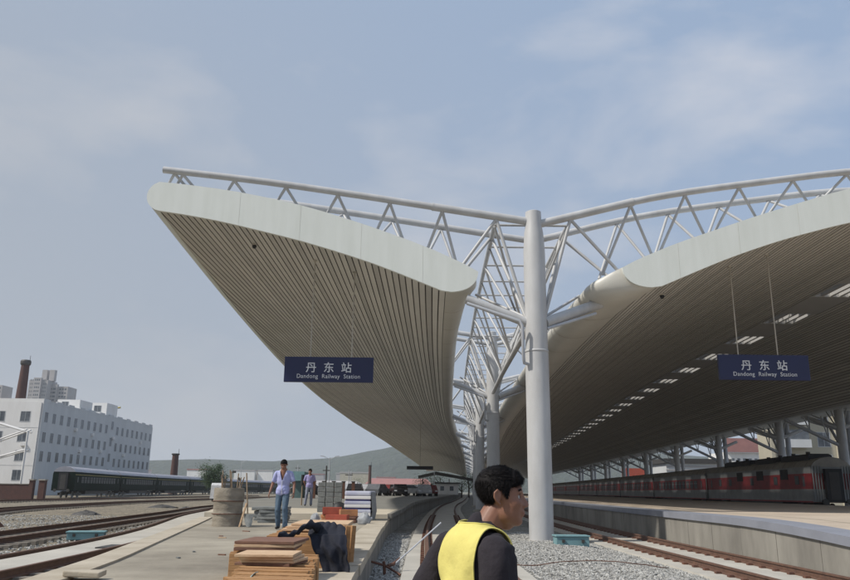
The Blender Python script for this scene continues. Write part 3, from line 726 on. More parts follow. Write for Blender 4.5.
def trainset(path, y0, n, styles, labels, group, z, L_=25.0):
    x = path(y0); y = y0; protos = {}
    for k in range(n):
        st = styles[min(k, len(styles)-1)]; lb = labels[min(k, len(labels)-1)]
        dx = path(y+L_)-path(y); ang = -math.atan2(dx, L_)
        if st not in protos:
            t = thing('railway_coach', lb, 'railway coach', (path(y), y, z), ang, group); coach(t, L_, st); protos[st] = t
        else:
            t = copy_tree(protos[st]); t.location = (path(y), y, z); t.rotation_euler = (0, 0, ang); t['label'] = lb
        y += (L_+.9)*math.cos(ang)
tr_g = lambda y: interp([(0, -46), (111, -50.8), (136, -54.0), (162, -56.4), (187, -57.2), (240, -58), (300, -54), (500, -40)], y)
trainset(tr_g, 111, 9, ['green'], ['dark green coach nearest, with its rounded end showing beside the white building', 'second dark green coach from the near end of the train', 'third dark green coach, in front of the short brick chimney', 'one of the far dark green coaches running off behind the barrel and men'], 'dark green train on the left', .05)
tr_r = lambda y: C(y)+26.3
trainset(tr_r, 59.0, 9, ['power', 'red'], ['red and grey power car nearest, with black roof gear and a ribbed end', 'second vehicle of the red train, a coach with a row of windows', 'third vehicle of the red train, seen below the grey shed', 'one of the far red coaches fading under the dark canopy'], 'red train on the right', .12)
for off, lb in ((26.3, 'track under the red train behind the right platform'),):
    t = thing('railway_track', lb, 'railway track', (C(50)+off, 10, 0)); p = path_of(lambda y: C(y)+off, 10, 330, 6); rails(t, p, .0)
t = thing('railway_track', 'track under the dark green train', 'railway track', (tr_g(90), 60, 0)); rails(t, path_of(tr_g, 60, 320, 6), -.10)

# ------------------------------------------------------------------ buildings
def win(t, o, u, n, w, h, frame=True, ac=False, nm='window', deep=.12):
    """window at point o (centre), u along wall, n outward"""
    o = Vector(o); u = Vector(u).normalized(); n = Vector(n).normalized(); zz = Vector((0, 0, 1))
    def blk(mb, a0, a1, b0, b1, c0, c1):
        vs = [o+u*a+zz*b+n*c for c in (c0, c1) for a, b in ((a0, b0), (a1, b0), (a1, b1), (a0, b1))]
        mb.add(vs, [(0, 3, 2, 1), (4, 5, 6, 7), (0, 1, 5, 4), (1, 2, 6, 5), (2, 3, 7, 6), (3, 0, 4, 7)])
    mb = MB(); blk(mb, -w/2, w/2, -h/2, h/2, -.03, .012); q = mb.build(nm, window_m, t, world=True)
    if frame:
        mb = MB(); e = .07
        for r_ in ((-w/2-e, -w/2, -h/2, h/2), (w/2, w/2+e, -h/2, h/2), (-w/2-e, w/2+e, h/2, h/2+e), (-w/2-e-.05, w/2+e+.05, -h/2-e*1.4, -h/2), (-.025, .025, -h/2, h/2)):
            blk(mb, *r_, .005, .035)
        f = mb.build('frame', frame_m, q); f.location = (0, 0, 0)
        me = f.data; me.transform(Matrix.Translation(-t.location))
    return q
# four-storey white building
BX, BY, BD, BH = -69.5, 140.0, 58.0, 16.6
t = thing('white_building', 'long white four storey building with rows of small windows on the left', 'building', (BX, BY, 0))
mb = MB(); mb.box(BX-10.2, BX, BY+.02, BY+BD, 0, BH); mb.build('wall', grey_shade_wall, t, world=True)  # white wall turned from the sun: its shade is put into the greyer colour
mb = MB(); mb.box(BX-10.2, BX+.02, BY-.1, BY, 0, BH+.03); mb.build('end_wall', whitepaint, t, world=True)
k = 0; y = BY+.1
while y < BY+BD-1:
    h_ = .55 if k % 2 == 0 else .28
    mb = MB(); mb.box(BX-.25, BX+.03, y, y+2.45, BH+.002, BH+h_); mb.build('parapet', grey_shade_wall, t, world=True); y += 2.5; k += 1  # long-side parapet carries the same painted-in shade
mb = MB(); mb.box(BX-10.2, BX, BY-.05, BY+.22, BH+.04, BH+.55); mb.build('parapet', whitepaint, t, world=True)
mb = MB(); mb.box(BX-5.2, BX-.6, BY+16, BY+22, BH, BH+2.2); mb.build('roof_room', whitepaint, t, world=True)
mb = MB(); mb.box(BX-4.0, BX-.4, BY+29, BY+35, BH, BH+3.0); mb.build('roof_room', whitepaint, t, world=True)
win(t, (BX-3.6, BY+16, BH+1.2), (1, 0, 0), (0, -1, 0), 1.3, 1.1); win(t, (BX-2.4, BY+29, BH+1.7), (1, 0, 0), (0, -1, 0), 1.5, 1.3)
for x in (BX-10.22, BX-.45):
    mb = MB(); mb.tube([(x+.2, BY-.2, .3), (x+.2, BY-.2, BH-.2)], .09, 8); mb.build('downpipe', frame_m, t, world=True)
for z in (13.9, 10.3, 6.9, 3.5):
    n = 19
    for k in range(n):
        if z < 5 and k < 3: continue
        y = BY+1.6+k*(BD-3)/(n-1)
        win(t, (BX, y, z+(1.0 if k == 10 else 0)), (0, 1, 0), (1, 0, 0), 1.15, 1.75, k % 1 == 0 and y < BY+60)
    for x in (BX-3.0, BX-7.6): win(t, (x, BY-.1, z), (1, 0, 0), (0, -1, 0), 1.7, 1.75)
for (x, y, z, n_) in ((BX-2.6, BY-.1, 8.9, 0), (BX-8.6, BY-.1, 8.7, 0), (BX, BY+14, 12.6, 1), (BX, BY+22, 12.2, 1), (BX, BY+17, 8.6, 1), (BX, BY+33, 12.2, 1), (BX, BY+40, 8.8, 1), (BX, BY+50, 12.3, 1), (BX, BY+27, 9.0, 1)):
    mb = MB()
    if n_: mb.box(x, x+.4, y-.45, y+.45, z-.3, z+.3)
    else: mb.box(x-.45, x+.45, y-.4, y, z-.3, z+.3)
    a = mb.build('air_conditioner', whitepaint, t, world=True, bevel=.03)
for z in (11.9, 5.2):
    mb = MB(); mb.box(BX-10.2, BX, BY-.13, BY-.102, z, z+.05) ; mb.build('string_course', grey_shade_wall, t, world=True)
# steel stair in front of the building
t = thing('steel_staircase', 'white steel stair frame at the left edge before the white building', 'staircase', (-64, 124, 0))
for x in (-69.2, -62.6):
    mb = MB(); mb.tube([(x+2.2, 118, 0), (x+2.2, 118, 9.8)], .16, 8); mb.build('post', whitepaint, t, world=True)
for (a, b, za, zb) in ((-70, -60.4, 12.2, 9.6), (-70, -60.4, 4.2, 7.0), (-72, -60.6, 5.6, 10.0)):
    mb = MB(); mb.tube([(a, 118, za), (b, 118, zb)], .14, 8); mb.tube([(a, 119.2, za), (b, 119.2, zb)], .14, 8); mb.build('stringer', whitepaint, t, world=True)
# brick yard wall with gate posts
t = thing('brick_wall', 'low dark red brick wall at the left edge below the white building', 'wall', (-60, 97, 0))
mb = MB(); mb.box(-95, -48.6, 97, 97.25, 0, 1.8); mb.build('wall_face', brick_m, t, world=True)
mb = MB(); mb.box(-95, -48.6, 96.94, 97.31, 1.8, 1.9); mb.build('cap', concrete_dark, t, world=True)
for k, (x, h) in enumerate(((-48.2, 2.3), (-46.9, 2.3))):
    t = thing('gate_post', ['dark brick gate post at the end of the low brick wall', 'dark brick gate post standing alone beside the green train'][k], 'gate post', (x, 97, 0), group='brick gate posts')
    mb = MB(); mb.box(-.25-.12*k, .25+.12*k, -.3, .3, 0, h); mb.build('pier', brick_m, t)
    mb = MB(); mb.box(-.3-.12*k, .3+.12*k, -.4, .4, h, h+.15); mb.build('cap', concrete_m, t)
# towers far behind
def tower(x, y, w, d, h, label, tops=(), steps=0):
    t = thing('apartment_tower', label, 'apartment tower', (x, y, 0), group='apartment towers behind the white building')
    mb = MB(); mb.box(x-w/2, x+w/2, y-d/2, y+d/2, 0, h); mb.build('wall', tower_m, t, world=True)
    mb = MB(); mb.box(x-w*.2, x+w*.2, y-d/2-2, y-d/2+.5, 0, h+1.5); mb.build('bay', tower_m, t, world=True)
    for q in tops:
        mb = MB(); mb.box(x+q-2, x+q+2, y-2, y+2, h, h+9); mb.build('roof_turret', tower_m, t, world=True)
    nb = 0
    for k in range(int(h/3)):
        z = 2+3*k
        for (a, b, yy) in ((x-w/2+.8, x-w*.2-.6, y-d/2), (x+w*.2+.6, x+w/2-.8, y-d/2), (x-w*.2+.8, x+w*.2-.8, y-d/2-2)):
            if z > 55 and nb < 98:
                mb = MB(); n = 3; st = (b-a)/n
                for i in range(n): mb.box(a+st*i+.3, a+st*(i+1)-.3, yy-.05, yy+.05, z, z+1.5)
                mb.build('window_strip', window_m, t, world=True); nb += 1
tower(-308, 615, 15, 16, 84, 'grey apartment tower rising over the white building roof', (1, 7))
tower(-301, 624, 26, 16, 80, 'wider lower apartment block just right behind the grey tower')
tower(-350, 620, 22, 16, 80, 'grey apartment tower at the left edge behind the chimney')
def chimney(x, y, h, r0, r1, label):
    t = thing('brick_chimney', label, 'chimney', (x, y, 0))
    mb = MB(); mb.lathe((0, 0, 0), [(r0, 0), (r1, h*.96)], 20); mb.build('stack', brick_m, t, smooth=True, angle=50)
    mb = MB(); mb.lathe((0, 0, 0), [(r1*1.12, h*.96), (r1*1.3, h*.972), (r1*1.3, h*.99), (r1*1.1, h)], 20); mb.build('collar', darkmetal, t)
    mb = MB(); mb.tube([(r1, 0, h*.5), (r1, 0, h+1.2)], .06, 5); mb.build('rod', darkmetal, t)
chimney(-104.5, 198, 33.6, 2.0, 1.0, 'tall tapering brick chimney behind the white building')
chimney(-65.2, 205, 10.4, 1.05, .8, 'short brick chimney behind the dark green train')
chimney(-20.3, 300, 11.0, .75, .5, 'thin brown chimney near the red roofed hall')
t = thing('yellow_crane', 'yellow tower crane jib showing above the white building roof', 'crane', (-90, 235, 0))
mb = MB(); mb.tube([(-96.8, 235, 0), (-96.8, 235, 24.9)], .3, 6); mb.build('mast', yellow_line, t, world=True)
mb = MB(); mb.tube([(-96.5, 235, 24.8), (-93.0, 235, 25.3)], .3, 6); mb.build('jib', yellow_line, t, world=True)
# low hall with a red roof
def hall(x0, x1, y, d, he, hr, rm, label, name='red_roofed_hall'):
    t = thing(name, label, 'building', ((x0+x1)/2, y, 0))
    mb = MB(); mb.box(x0, x1, y, y+d, 0, he); mb.build('wall', whitepaint, t, world=True)
    mb = MB(); mb.add([(x0-.5, y-.5, he), (x1+.5, y-.5, he), (x1+.5, y+d+.5, he), (x0-.5, y+d+.5, he), (x0+2, y+d/2, hr), (x1-2, y+d/2, hr)], [(0, 1, 5, 4), (1, 2, 5), (2, 3, 4, 5), (3, 0, 4), (0, 3, 2, 1)]); mb.build('roof', rm, t, world=True)
    n = int((x1-x0)/4.2)
    for k in range(n): win(t, (x0+2.2+k*4.2, y, he*.55), (1, 0, 0), (0, -1, 0), 1.9, 1.6, False)
hall(-28, 4, 385, 34, 4.6, 7.6, redroof, 'long low white hall with a pinkish red roof under the hill')
hall(-62, -34, 420, 20, 4.8, 6.4, tower_m, 'low pale hall left of the red roofed hall', 'pale_hall')
hall(-112, -84, 330, 20, 4.0, 5.4, redroof, 'low white building with reddish roof far behind the barrel', 'low_building')
hall(-150, -118, 320, 20, 9.0, 9.6, tower_m, 'pale block between the white building and the short chimney', 'pale_block')
rng2 = random.Random(3)
for k in range(16):
    x = -190+k*13+rng2.uniform(-4, 4); y = 700+rng2.uniform(-80, 260); h = rng2.uniform(8, 17); w = rng2.uniform(12, 26)
    t = thing('town_block', 'one of the pale town blocks in haze at the foot of the hill', 'building', (x, y, 0), group='pale town blocks under the hill')
    mb = MB(); mb.box(-w/2, w/2, 0, 12, 0, h); mb.build('wall', rng2.choice([whitepaint, tower_m, cream_wall]), t)
    mb = MB(); mb.box(-w/2-.3, w/2+.3, -.3, 12.3, h, h+1); mb.build('roof', rng2.choice([redroof, tower_m, tower_m]), t)
# kiosk and shelter at far end
t = thing('white_hut', 'small white hut at the far end of the left platform', 'hut', (5.2, 165, .9))
mb = MB(); mb.box(-2.3, 2.3, 0, 3, 0, 2.2); mb.build('wall', whitepaint, t)
mb = MB(); mb.box(-2.7, 2.7, -.4, 3.4, 2.2, 2.5); mb.build('roof', darkmetal, t)
for x in (-1.1, .9):
    mb = MB(); mb.box(x-.4, x+.4, -.03, .0, .8, 1.7); mb.build('window', window_m, t)
t = thing('platform_shelter', 'dark flat shelter roof on posts over the small white hut', 'shelter', (6, 175, .9))
mb = MB(); mb.loft([[(-7, y, 4.0), (-3, y, 4.9), (3, y, 3.9), (9, y, 2.8), (9, y, 2.4), (3, y, 3.4), (-3, y, 4.3), (-7, y, 3.4)] for y in (0, 6)], True, True); mb.build('roof', darkmetal, t)
for x in (-6, 0, 6): mb = MB(); mb.tube([(x, 3, 0), (x, 3, 3.4)], .12, 6); mb.build('post', darkmetal, t)
# right-hand buildings, beyond the red train
def slab_building(x0, x1, y, d, h, m_, label, ww, wh, sx, sz, name='apartment_block', z0=3, top=None, cap=98, pil=0):
    t = thing(name, label, 'building', ((x0+x1)/2, y, 0))
    mb = MB(); mb.box(x0, x1, y, y+d, 0, h); mb.build('wall', m_, t, world=True)
    n = 0; z = z0
    while z < h-1.5:
        x = x0+sx*.6
        while x < x1-ww*.6:
            if n < cap: win(t, (x, y, z), (1, 0, 0), (0, -1, 0), ww, wh, ww > 1.3); n += 1
            x += sx
        z += sz
    if pil:
        x = x0
        while x <= x1: mb = MB(); mb.box(x-.25, x+.25, y-.3, y, 0, h); mb.build('pilaster', m_, t, world=True); x += pil
    return t
t = slab_building(48.7, 84, 108, 4.5, 27, cream_wall, 'cream apartment block with balconies behind the red train on the right', 1.7, 1.9, 4.6, 3.1, pil=9.2)
for z in (8.0, 11.1, 14.2):
    mb = MB(); mb.box(49.4, 53.6, 106.6, 108, z, z+1.1); mb.build('balcony', grey_shade_wall, t, world=True)
    mb = MB(); mb.box(49.5, 53.5, 106.9, 107.98, z+1.12, z+2.4); mb.build('balcony_glazing', window_m, t, world=True)
t = slab_building(115.4, 130.5, 298, 16, 17.3, whitepaint, 'white office block with a red fascia band on top', 1.1, 1.0, 2.2, 2.9, 'office_block')
mb = MB(); mb.box(116.5, 129.5, 296.6, 298.5, 17.4, 22.6); mb.build('roof_sign_band', redroof, t, world=True)
t = thing('grey_shed', 'low grey shed with banded walls seen past the third red coach', 'shed', (75, 170, 0))
mb = MB(); mb.box(52.5, 66, 168, 180, 0, 8.0); mb.build('wall', grey_shade_wall, t, world=True)
for k in range(6): mb = MB(); mb.box(52.4, 66.1, 167.9, 168, 4.2+k*.75, 4.5+k*.75); mb.build('cladding_band', tower_m, t, world=True)
mb = MB(); mb.box(52, 66.5, 167.5, 180.5, 8.0, 9.0); mb.build('eaves', darkmetal, t, world=True)
t = thing('red_container', 'red block seen between far columns behind the train', 'container', (56, 205, 0))
mb = MB(); mb.box(-3, 3, 0, 3, 0, 8); mb.build('shell', red_m, t)
mb = MB(); mb.box(-2.2, 2.2, -.05, 0, .3, 2.8); mb.build('door', grey_coach, t)

# ------------------------------------------------------------------ hills
def hill(pts, y, d, label_seed, n=90):
    x0, x1 = pts[0][0], pts[-1][0]; mb = MB(); rows = []
    for j in range(25):
        v = j/24; row = []
        for i in range(n+1):
            x = x0+(x1-x0)*i/n; h = interp(pts, x)
            f = math.sin(min(1, v*1.0)*math.pi)**.8
            nz = noise.fractal(Vector((x*.004+label_seed, v*3, 0)), 1.0, 2.0, 5)
            row.append((x, y+d*v+30*nz, -1+max(0, h*f*(1+.10*nz*(1 if v != .5 else .3)))))
        rows.append(row)
    mb.loft(rows); o = struct(mb, 'hill', hill_m, smooth=True); return o
hill([(-1500, 30), (-900, 62), (-700, 58), (-480, 64), (-330, 58), (-200, 66), (-120, 84), (-60, 98), (0, 100), (150, 80), (500, 90), (1200, 40)], 1500, 420, 1.3)
hill([(-2200, 60), (-1400, 90), (-1000, 74), (-700, 82), (-300, 60), (300, 90), (1500, 60)], 2500, 600, 5.1)
# ------------------------------------------------------------------ vegetation
def tree(x, y, h, w, label, nl=1500, seed=1, z=0, group=None, name='leafy_tree'):
    t = thing(name, label, 'tree', (x, y, z), group=group); r = random.Random(seed)
    mb = MB(); mb.tube([(0, 0, 0), (.1, 0, h*.35), (0, .1, h*.8)], [w*.05, w*.04, w*.012], 7)
    for k in range(7):
        a = r.uniform(0, 6.28); z0 = h*r.uniform(.25, .6); l = w*r.uniform(.25, .42); mb.tube([(0, 0, z0), (math.cos(a)*l, math.sin(a)*l, z0+l*.9)], [w*.02, w*.006], 5)
    mb.build('trunk', bark_m, t)
    cl = [(r.gauss(0, w*.2), r.gauss(0, w*.2), h*r.uniform(.35, .95), w*r.uniform(.10, .2)) for _ in range(26)]
    mb = MB()
    for _ in range(nl):
        c = r.choice(cl); s = c[3]
        p = Vector((c[0]+r.gauss(0, s), c[1]+r.gauss(0, s), c[2]+r.gauss(0, s)*.8)); a = Vector((r.gauss(0, 1), r.gauss(0, 1), r.gauss(0, .6))).normalized(); b = a.orthogonal().normalized(); q = w*r.uniform(.014, .032)
        mb.add([p-a*q, p+b*q*.6, p+a*q, p-b*q*.6], [(0, 1, 2, 3)])
    mb.build('crown', leaf_m, t)
tree(-36.2, 135, 5.6, 3.8, 'bushy green tree behind the green train above the barrel', 9000, 4)
for k, (x, y, h) in enumerate(((-.5, 185, 5.2), (2.0, 192, 5.6), (4.4, 200, 6.0), (9.4, 190, 5.2), (12, 205, 6.2), (14.5, 215, 6.5), (-20, 240, 5), (-31, 250, 4.5), (-16.5, 245, 4.2), (-44, 260, 6))):
    tree(x, y, h, h*.8, 'one of the small green trees near the far end of the left platform', 700, 20+k, group='small far trees', name='small_tree')
# poles and lamps
def lamp(x, y, h, label, heads=2):
    t = thing('street_lamp', label, 'street lamp', (x, y, 0))
    mb = MB(); mb.tube([(0, 0, 0), (0, 0, h)], [.10, .06], 8); mb.build('post', white_steel_old, t)
    for s in ((-1, 1) if heads == 2 else (1,)):
        mb = MB(); mb.tube([(0, 0, h-.3), (s*.9, 0, h+.15)], .04, 6); a = mb.build('arm', white_steel_old, t)
        mb = MB(); mb.rbox(s*1.15, 0, h+.18, .7, .25, .12, ry=-.15*s); mb.build('lamp_head', white_steel_old, a)
lamp(-14.6, 122, 6.5, 'double headed street lamp above the grey block stack')
lamp(-46.5, 200, 8.4, 'thin pole with a lamp arm behind the man in jeans', 1)
for k, (x, y, h, r) in enumerate(((-13.2, 107, 3.8, .10), (-9.9, 105, 3.2, .06), (-19.3, 210, 5.6, .1), (2.2, 150, 4.6, .07), (-24, 150, 5.2, .08))):
    t = thing('utility_pole', ['thick short dark post left of the double street lamp', 'thin mast beside the double street lamp', 'grey pole among the far trees', 'thin pole beside the far hut', 'thin grey pole behind the walking men'][k], 'pole', (x, y, .0))
    mb = MB(); mb.tube([(0, 0, 0), (0, 0, h+1)], r, 8); mb.build('post', darkmetal if k == 0 else white_steel_old, t)
    mb = MB(); mb.box(-.5, .5, -.05, .05, h+.3, h+.42); mb.build('crossarm', darkmetal, t)
# far parked cars
def make_car(m_, label, van=False):
    t = thing('parked_car' if not van else 'parked_van', label, 'car' if not van else 'van', group='cars parked beyond the left platform')
    sec = [(-2.15, .35), (-2.2, .8), (-1.9, .95), (-1.35, 1.42), (.55, 1.45), (1.25, .98), (2.1, .82), (2.2, .5), (2.15, .35)] if not van else [(-2.4, .35), (-2.42, 1.8), (-2.2, 2.05), (1.3, 2.05), (1.9, 1.25), (2.4, 1.05), (2.45, .4), (2.4, .35)]
    mb = MB(); mb.polyext(sec, lambda a, b: (a, -.85+.10*(b > 1.2), b), lambda a, b: (a, .85-.10*(b > 1.2), b)); mb.build('body', m_, t)
    gl = [(-1.55, 1.0), (-1.2, 1.36), (.5, 1.38), (1.0, 1.0)] if not van else [(-2.2, 1.25), (-2.2, 1.85), (1.2, 1.85), (1.6, 1.3)]
    mb = MB(); mb.polyext(gl, lambda a, b: (a, -.865+.08*(b > 1.2), b), lambda a, b: (a, .865-.08*(b > 1.2), b)); mb.build('window', window_m, t)
    for x in (-1.35, 1.35):
        for s in (-1, 1):
            mb = MB(); mb.tube([(x, s*.68, .33), (x, s*.88, .33)], .33, 14); mb.build('wheel', tyre_m, t)
    for s in (-1, 1):
        mb = MB(); mb.box(2.1, 2.2, s*.62-.16, s*.62+.16, .6, .74); mb.build('headlight', glazing_m, t)
    return t
pr = [make_car(m_, 'x') for m_ in carcols]+[make_car(carcols[1], 'x', True)]
r = random.Random(5); used = set()
cn = ['silver', 'white', 'black', 'grey', 'maroon', 'dark blue']
for k in range(17):
    q = r.choice([0, 1, 2, 3, 3, 0, 4, 5, 6, 2]); x = -13.2+k*.95+r.uniform(-.2, .2); y = 97+(k % 3)*7+r.uniform(-1, 1)
    o = pr[q] if q not in used else copy_tree(pr[q]); used.add(q)
    o.location = (x-.8, y, .93); o.rotation_euler = (0, 0, r.choice([1.57, 1.3, -1.5, 0.1, .3]))
    o['label'] = 'one of the small far parked %s in the row left of the hut' % ('white vans' if q == 6 else cn[q]+' cars')
for q, o in enumerate(pr):
    if q not in used:
        for c in list(o.children): bpy.data.objects.remove(c)
        bpy.data.objects.remove(o)
c = copy_tree(pr[6]) if 6 in used else make_car(carcols[1], 'x', True)
c.location = (-25.2, 99, .0); c.rotation_euler = (0, 0, 1.5); c.scale = (1, .85, 1.1); c['label'] = 'white van parked behind the barrel beside the green train'

# ------------------------------------------------------------------ platform clutter
# crusted drum with tools
DX, DY = -5.38, 21.9
t = thing('mortar_drum', 'round cement crusted drum full of tool handles on the left platform', 'barrel', (DX, DY, .6))
mb = MB(); n = 40; rings = []
for k in range(23):
    z = 1.02*k/22; rr = .405+.005*math.sin(k*1.9)+.012*(k in (7, 15))
    rings.append([((rr+.018*noise.noise(Vector((math.cos(a)*2, math.sin(a)*2, z*3))))*math.cos(a), (rr+.018*noise.noise(Vector((math.cos(a)*2, math.sin(a)*2, z*3))))*math.sin(a), z+(.02*noise.noise(Vector((a*2, 1, 5))) if k == 22 else 0)) for a in [2*math.pi*j/n for j in range(n)]])
for k, (z, rr) in enumerate(((1.0, .37), (.7, .36))): rings.append([(rr*math.cos(a), rr*math.sin(a), z) for a in [2*math.pi*j/n for j in range(n)]])
mb.loft(rings, True); mb.add([(.36*math.cos(2*math.pi*j/n), .36*math.sin(2*math.pi*j/n), .7) for j in range(n)], [tuple(range(n))])
mb.build('shell', drum_m, t, smooth=True, angle=50)
for z in (.33, .67):
    mb = MB(); mb.tube([(.425*math.cos(a), .425*math.sin(a), z) for a in [2*math.pi*j/24 for j in range(25)]], .012, 6); mb.build('hoop', iron_m, t)
rt_ = random.Random(8)
for k in range(10):
    a = rt_.uniform(0, 6.28); x, y = .2*math.cos(a), .2*math.sin(a); l = rt_.uniform(.35, .62)
    q = thing('tool_handle', 'one of the wooden tool handles sticking out of the crusted drum', 'tool handle', (DX+x, DY+y, 1.25), group='tool handles in the drum')
    mb = MB(); mb.tube([(0, 0, -.1), (x*.3+rt_.uniform(-.16, .16), y*.3, l+.25)], .017, 7); mb.build('handle', wood_m, q)
    if k < 4: mb = MB(); mb.rbox(x*.3, y*.3, l+.2, .10, .025, .06, ry=.4*k); mb.build('tool_head', darkmetal, q)
t = thing('shovel', 'shovel with pale blade leaning on the right side of the drum', 'shovel', (DX+.62, DY-.35, .6))
mb = MB(); mb.tube([(.02, -.02, .30), (-.12, .12, 1.42)], .019, 8); mb.build('handle', wood_m, t)
mb = MB(); vs = []
for j in range(7):
    for i in range(5): u = (i/4-.5)*2; v = j/6; wdt = .12*(1-.55*v**3); vs.append((.04+u*wdt+.05*v, -.04-.14*v+.03*u*u, .34-.33*v))
mb.add(vs, [(j*5+i, j*5+i+1, (j+1)*5+i+1, (j+1)*5+i) for j in range(6) for i in range(4)]); mb.build('blade', greyblock, t, smooth=True)
t = thing('wood_batten', 'short light batten leaning between drum and shovel', 'batten', (DX+.45, DY-.45, .6))
mb = MB(); mb.tube([(0, 0, 0), (.13, .1, .62)], .03, 5); mb.build('stick', plank2_m, t)
# grey slab piles behind drum
def slabs_pile(x, y, n, label, m_=greyblock, w=.9, d=.6, h=.09, z=.6, grp=None, nm='stone_slab'):
    for k in range(n):
        t = thing(nm, label.replace('#', ['lowest', 'second', 'third', 'fourth', 'fifth', 'topmost'][k if k < n-1 else 5]), 'slab', (x+rt_.uniform(-.05, .05), y+rt_.uniform(-.05, .05), z+k*(h+.012)), rt_.uniform(-.12, .12), grp)
        mb = MB(); mb.box(-w/2, w/2, -d/2, d/2, 0, h); mb.jitter(.02, 5); o = mb.build('block', m_, t, bevel=.02)
slabs_pile(-4.62, 24.6, 5, 'grey stone slab, # in the pile just right of the drum', h=.085)
slabs_pile(-5.0, 26.2, 4, 'grey stone slab, # in the pile farther behind the shovel', w=1.1, h=.10)
# dark low things
for k, (x, y, sx) in enumerate(((-19.5, 46, 1.6), (-21.0, 64, 2.4), (-17.3, 58, 1.2), (-18.6, 34, .8), (-16.9, 31.5, .5))):
    t = thing('rubble_heap', ['dark heap on the dirt left of the drum', 'long dark heap near the third track', 'small dark heap with pale bits near the drum', 'brown clod pile on the dirt strip', 'small brown clod beside the brown clod pile'][k], 'heap', (x, y, 0))
    mb = MB(); vs = []
    for j in range(7):
        for i in range(16): a = 2*math.pi*i/16; rr = (1-j/6)**.6; q = noise.noise(Vector((i*.9, j, k)))*.25+1; vs.append((sx*.6*rr*q*math.cos(a), .5*rr*q*math.sin(a), .28*(j/6)*q))
    mb.add(vs, [(j*16+i, j*16+(i+1) % 16, (j+1)*16+(i+1) % 16, (j+1)*16+i) for j in range(6) for i in range(16)]); mb.build('earth', iron_m if k > 2 else darkmetal, t)
# teal trackside boxes
def tbox(x, y, w, d, h, rz, label, z=.05):
    t = thing('trackside_box', label, 'equipment box', (x, y, z), rz, 'teal trackside boxes')
    mb = MB(); mb.box(-w/2, w/2, -d/2, d/2, 0, h); mb.build('case', teal_m, t, bevel=.012)
    mb = MB(); mb.box(-w/2-.03, w/2+.03, -d/2-.03, d/2+.03, h+.002, h+.045); mb.build('lid', teal_m, t, bevel=.008)
    for s in (-1, 1): mb = MB(); mb.box(s*w*.3-.04, s*w*.3+.04, -d/2-.05, -d/2-.002, h*.5, h*.5+.08); mb.build('latch', darkmetal, t)
tbox(-10.25, 24.4, 1.05, .5, .2, .25, 'teal box lying on gravel between the first two yard tracks')
tbox(4.35, 23.3, .95, .5, .30, .05, 'teal box on the ballast just right of the front column', .06)
t = thing('cable_pit_cover', 'small dark square cover in the pale slab between the nearest rails', 'cover', (-7.55, 19.5, .19)); mb = MB(); mb.box(-.2, .2, -.5, .5, 0, .03); mb.build('plate', darkmetal, t)
t = thing('stone_block', 'pinkish stone block at the bottom on the platform kerb', 'block', (-3.72, 9.05, .632)); mb = MB(); mb.box(-.24, .16, -.13, .1, 0, .06); mb.jitter(.015, 5); mb.build('block', orange_m if 0 else coping_m, t, bevel=.015)
# leaning rod and rope in the ballast by the platform wall
t = thing('steel_rod', 'long grey rod slanting up over the ballast beside the platform wall', 'rod', (-.55, 15.6, .2))
mb = MB(); mb.tube([(0, 0, 0), (.93, .5, .78)], .016, 8); mb.build('bar', white_steel_old, t)
mb = MB(); mb.tube([(-.10, -.1, .0), (0, 0, .02), (.12, .16, .12)], [.03, .035, .02], 8); mb.build('grip', iron_m, t)
t = thing('iron_stake', 'short rusty stake by the platform wall holding the grey rod', 'stake', (-.95, 15.4, 0))
mb = MB(); mb.tube([(-.1, 0, .30), (.25, .1, .20), (.55, -.15, .06)], .022, 7); mb.build('bar', iron_m, t)
mb = MB(); mb.tube([(.25, .1, -.05), (.22, .1, .28)], .03, 7); mb.build('leg', iron_m, t)
for (a, b, lb) in (((1.6, 17.2), (5.2, 17.0), 'brown cable lying across the ballast before the front column'),):
    t = thing('ground_cable', lb, 'cable', (a[0], a[1], 0)); mb = MB()
    mb.tube([(i/24*(b[0]-a[0]), (b[1]-a[1])*i/24+.18*noise.noise(Vector((i*.3, a[0], 0))), bal_z(a[0]+i/24*(b[0]-a[0]), a[1])+.07) for i in range(25)], .011, 6); mb.build('sheath', iron_m, t, smooth=True)
# crates, sacks and stacks near the right edge of the platform
t = thing('panel_stack', 'tall stack of white and blue panels near the platform edge', 'stack of panels', (-2.12, 26.9, .6), -.05)
z = 0
for k in range(7):
    h = .105 if k != 6 else .16
    mb = MB(); mb.box(-.44, .44, -.7, .7, z, z+h); mb.jitter(.008, 4); mb.build('panel', bluewhite if k % 2 == 0 else whitepaint, t, bevel=.02 if k < 6 else .05); z += h+.002
    if k in (0, 2, 4): mb = MB(); mb.box(-.41, .41, -.66, .66, z, z+.055); mb.build('spacer', indigo_m, t); z += .057
mb = MB(); mb.loft([[(.445, y, .02), (.50, y, .3), (.47, y, .7), (.445, y, z-.05)] for y in (-.72, -.3, .1, .5, .72)]); mb.jitter(.03, 5); mb.build('side_wrap', sack_m, t, smooth=True)
t = thing('block_stack', 'grey rough block stack between the second man and the panels', 'stack of blocks', (-3.55, 30.2, .78), .08)
for k in range(6):
    for i in range(3):
        mb = MB(); mb.box(-.45+i*.31, -.16+i*.31, -.35, .35, k*.185, k*.185+.175); mb.jitter(.015, 4); mb.build('block', greyblock, t, bevel=.02)
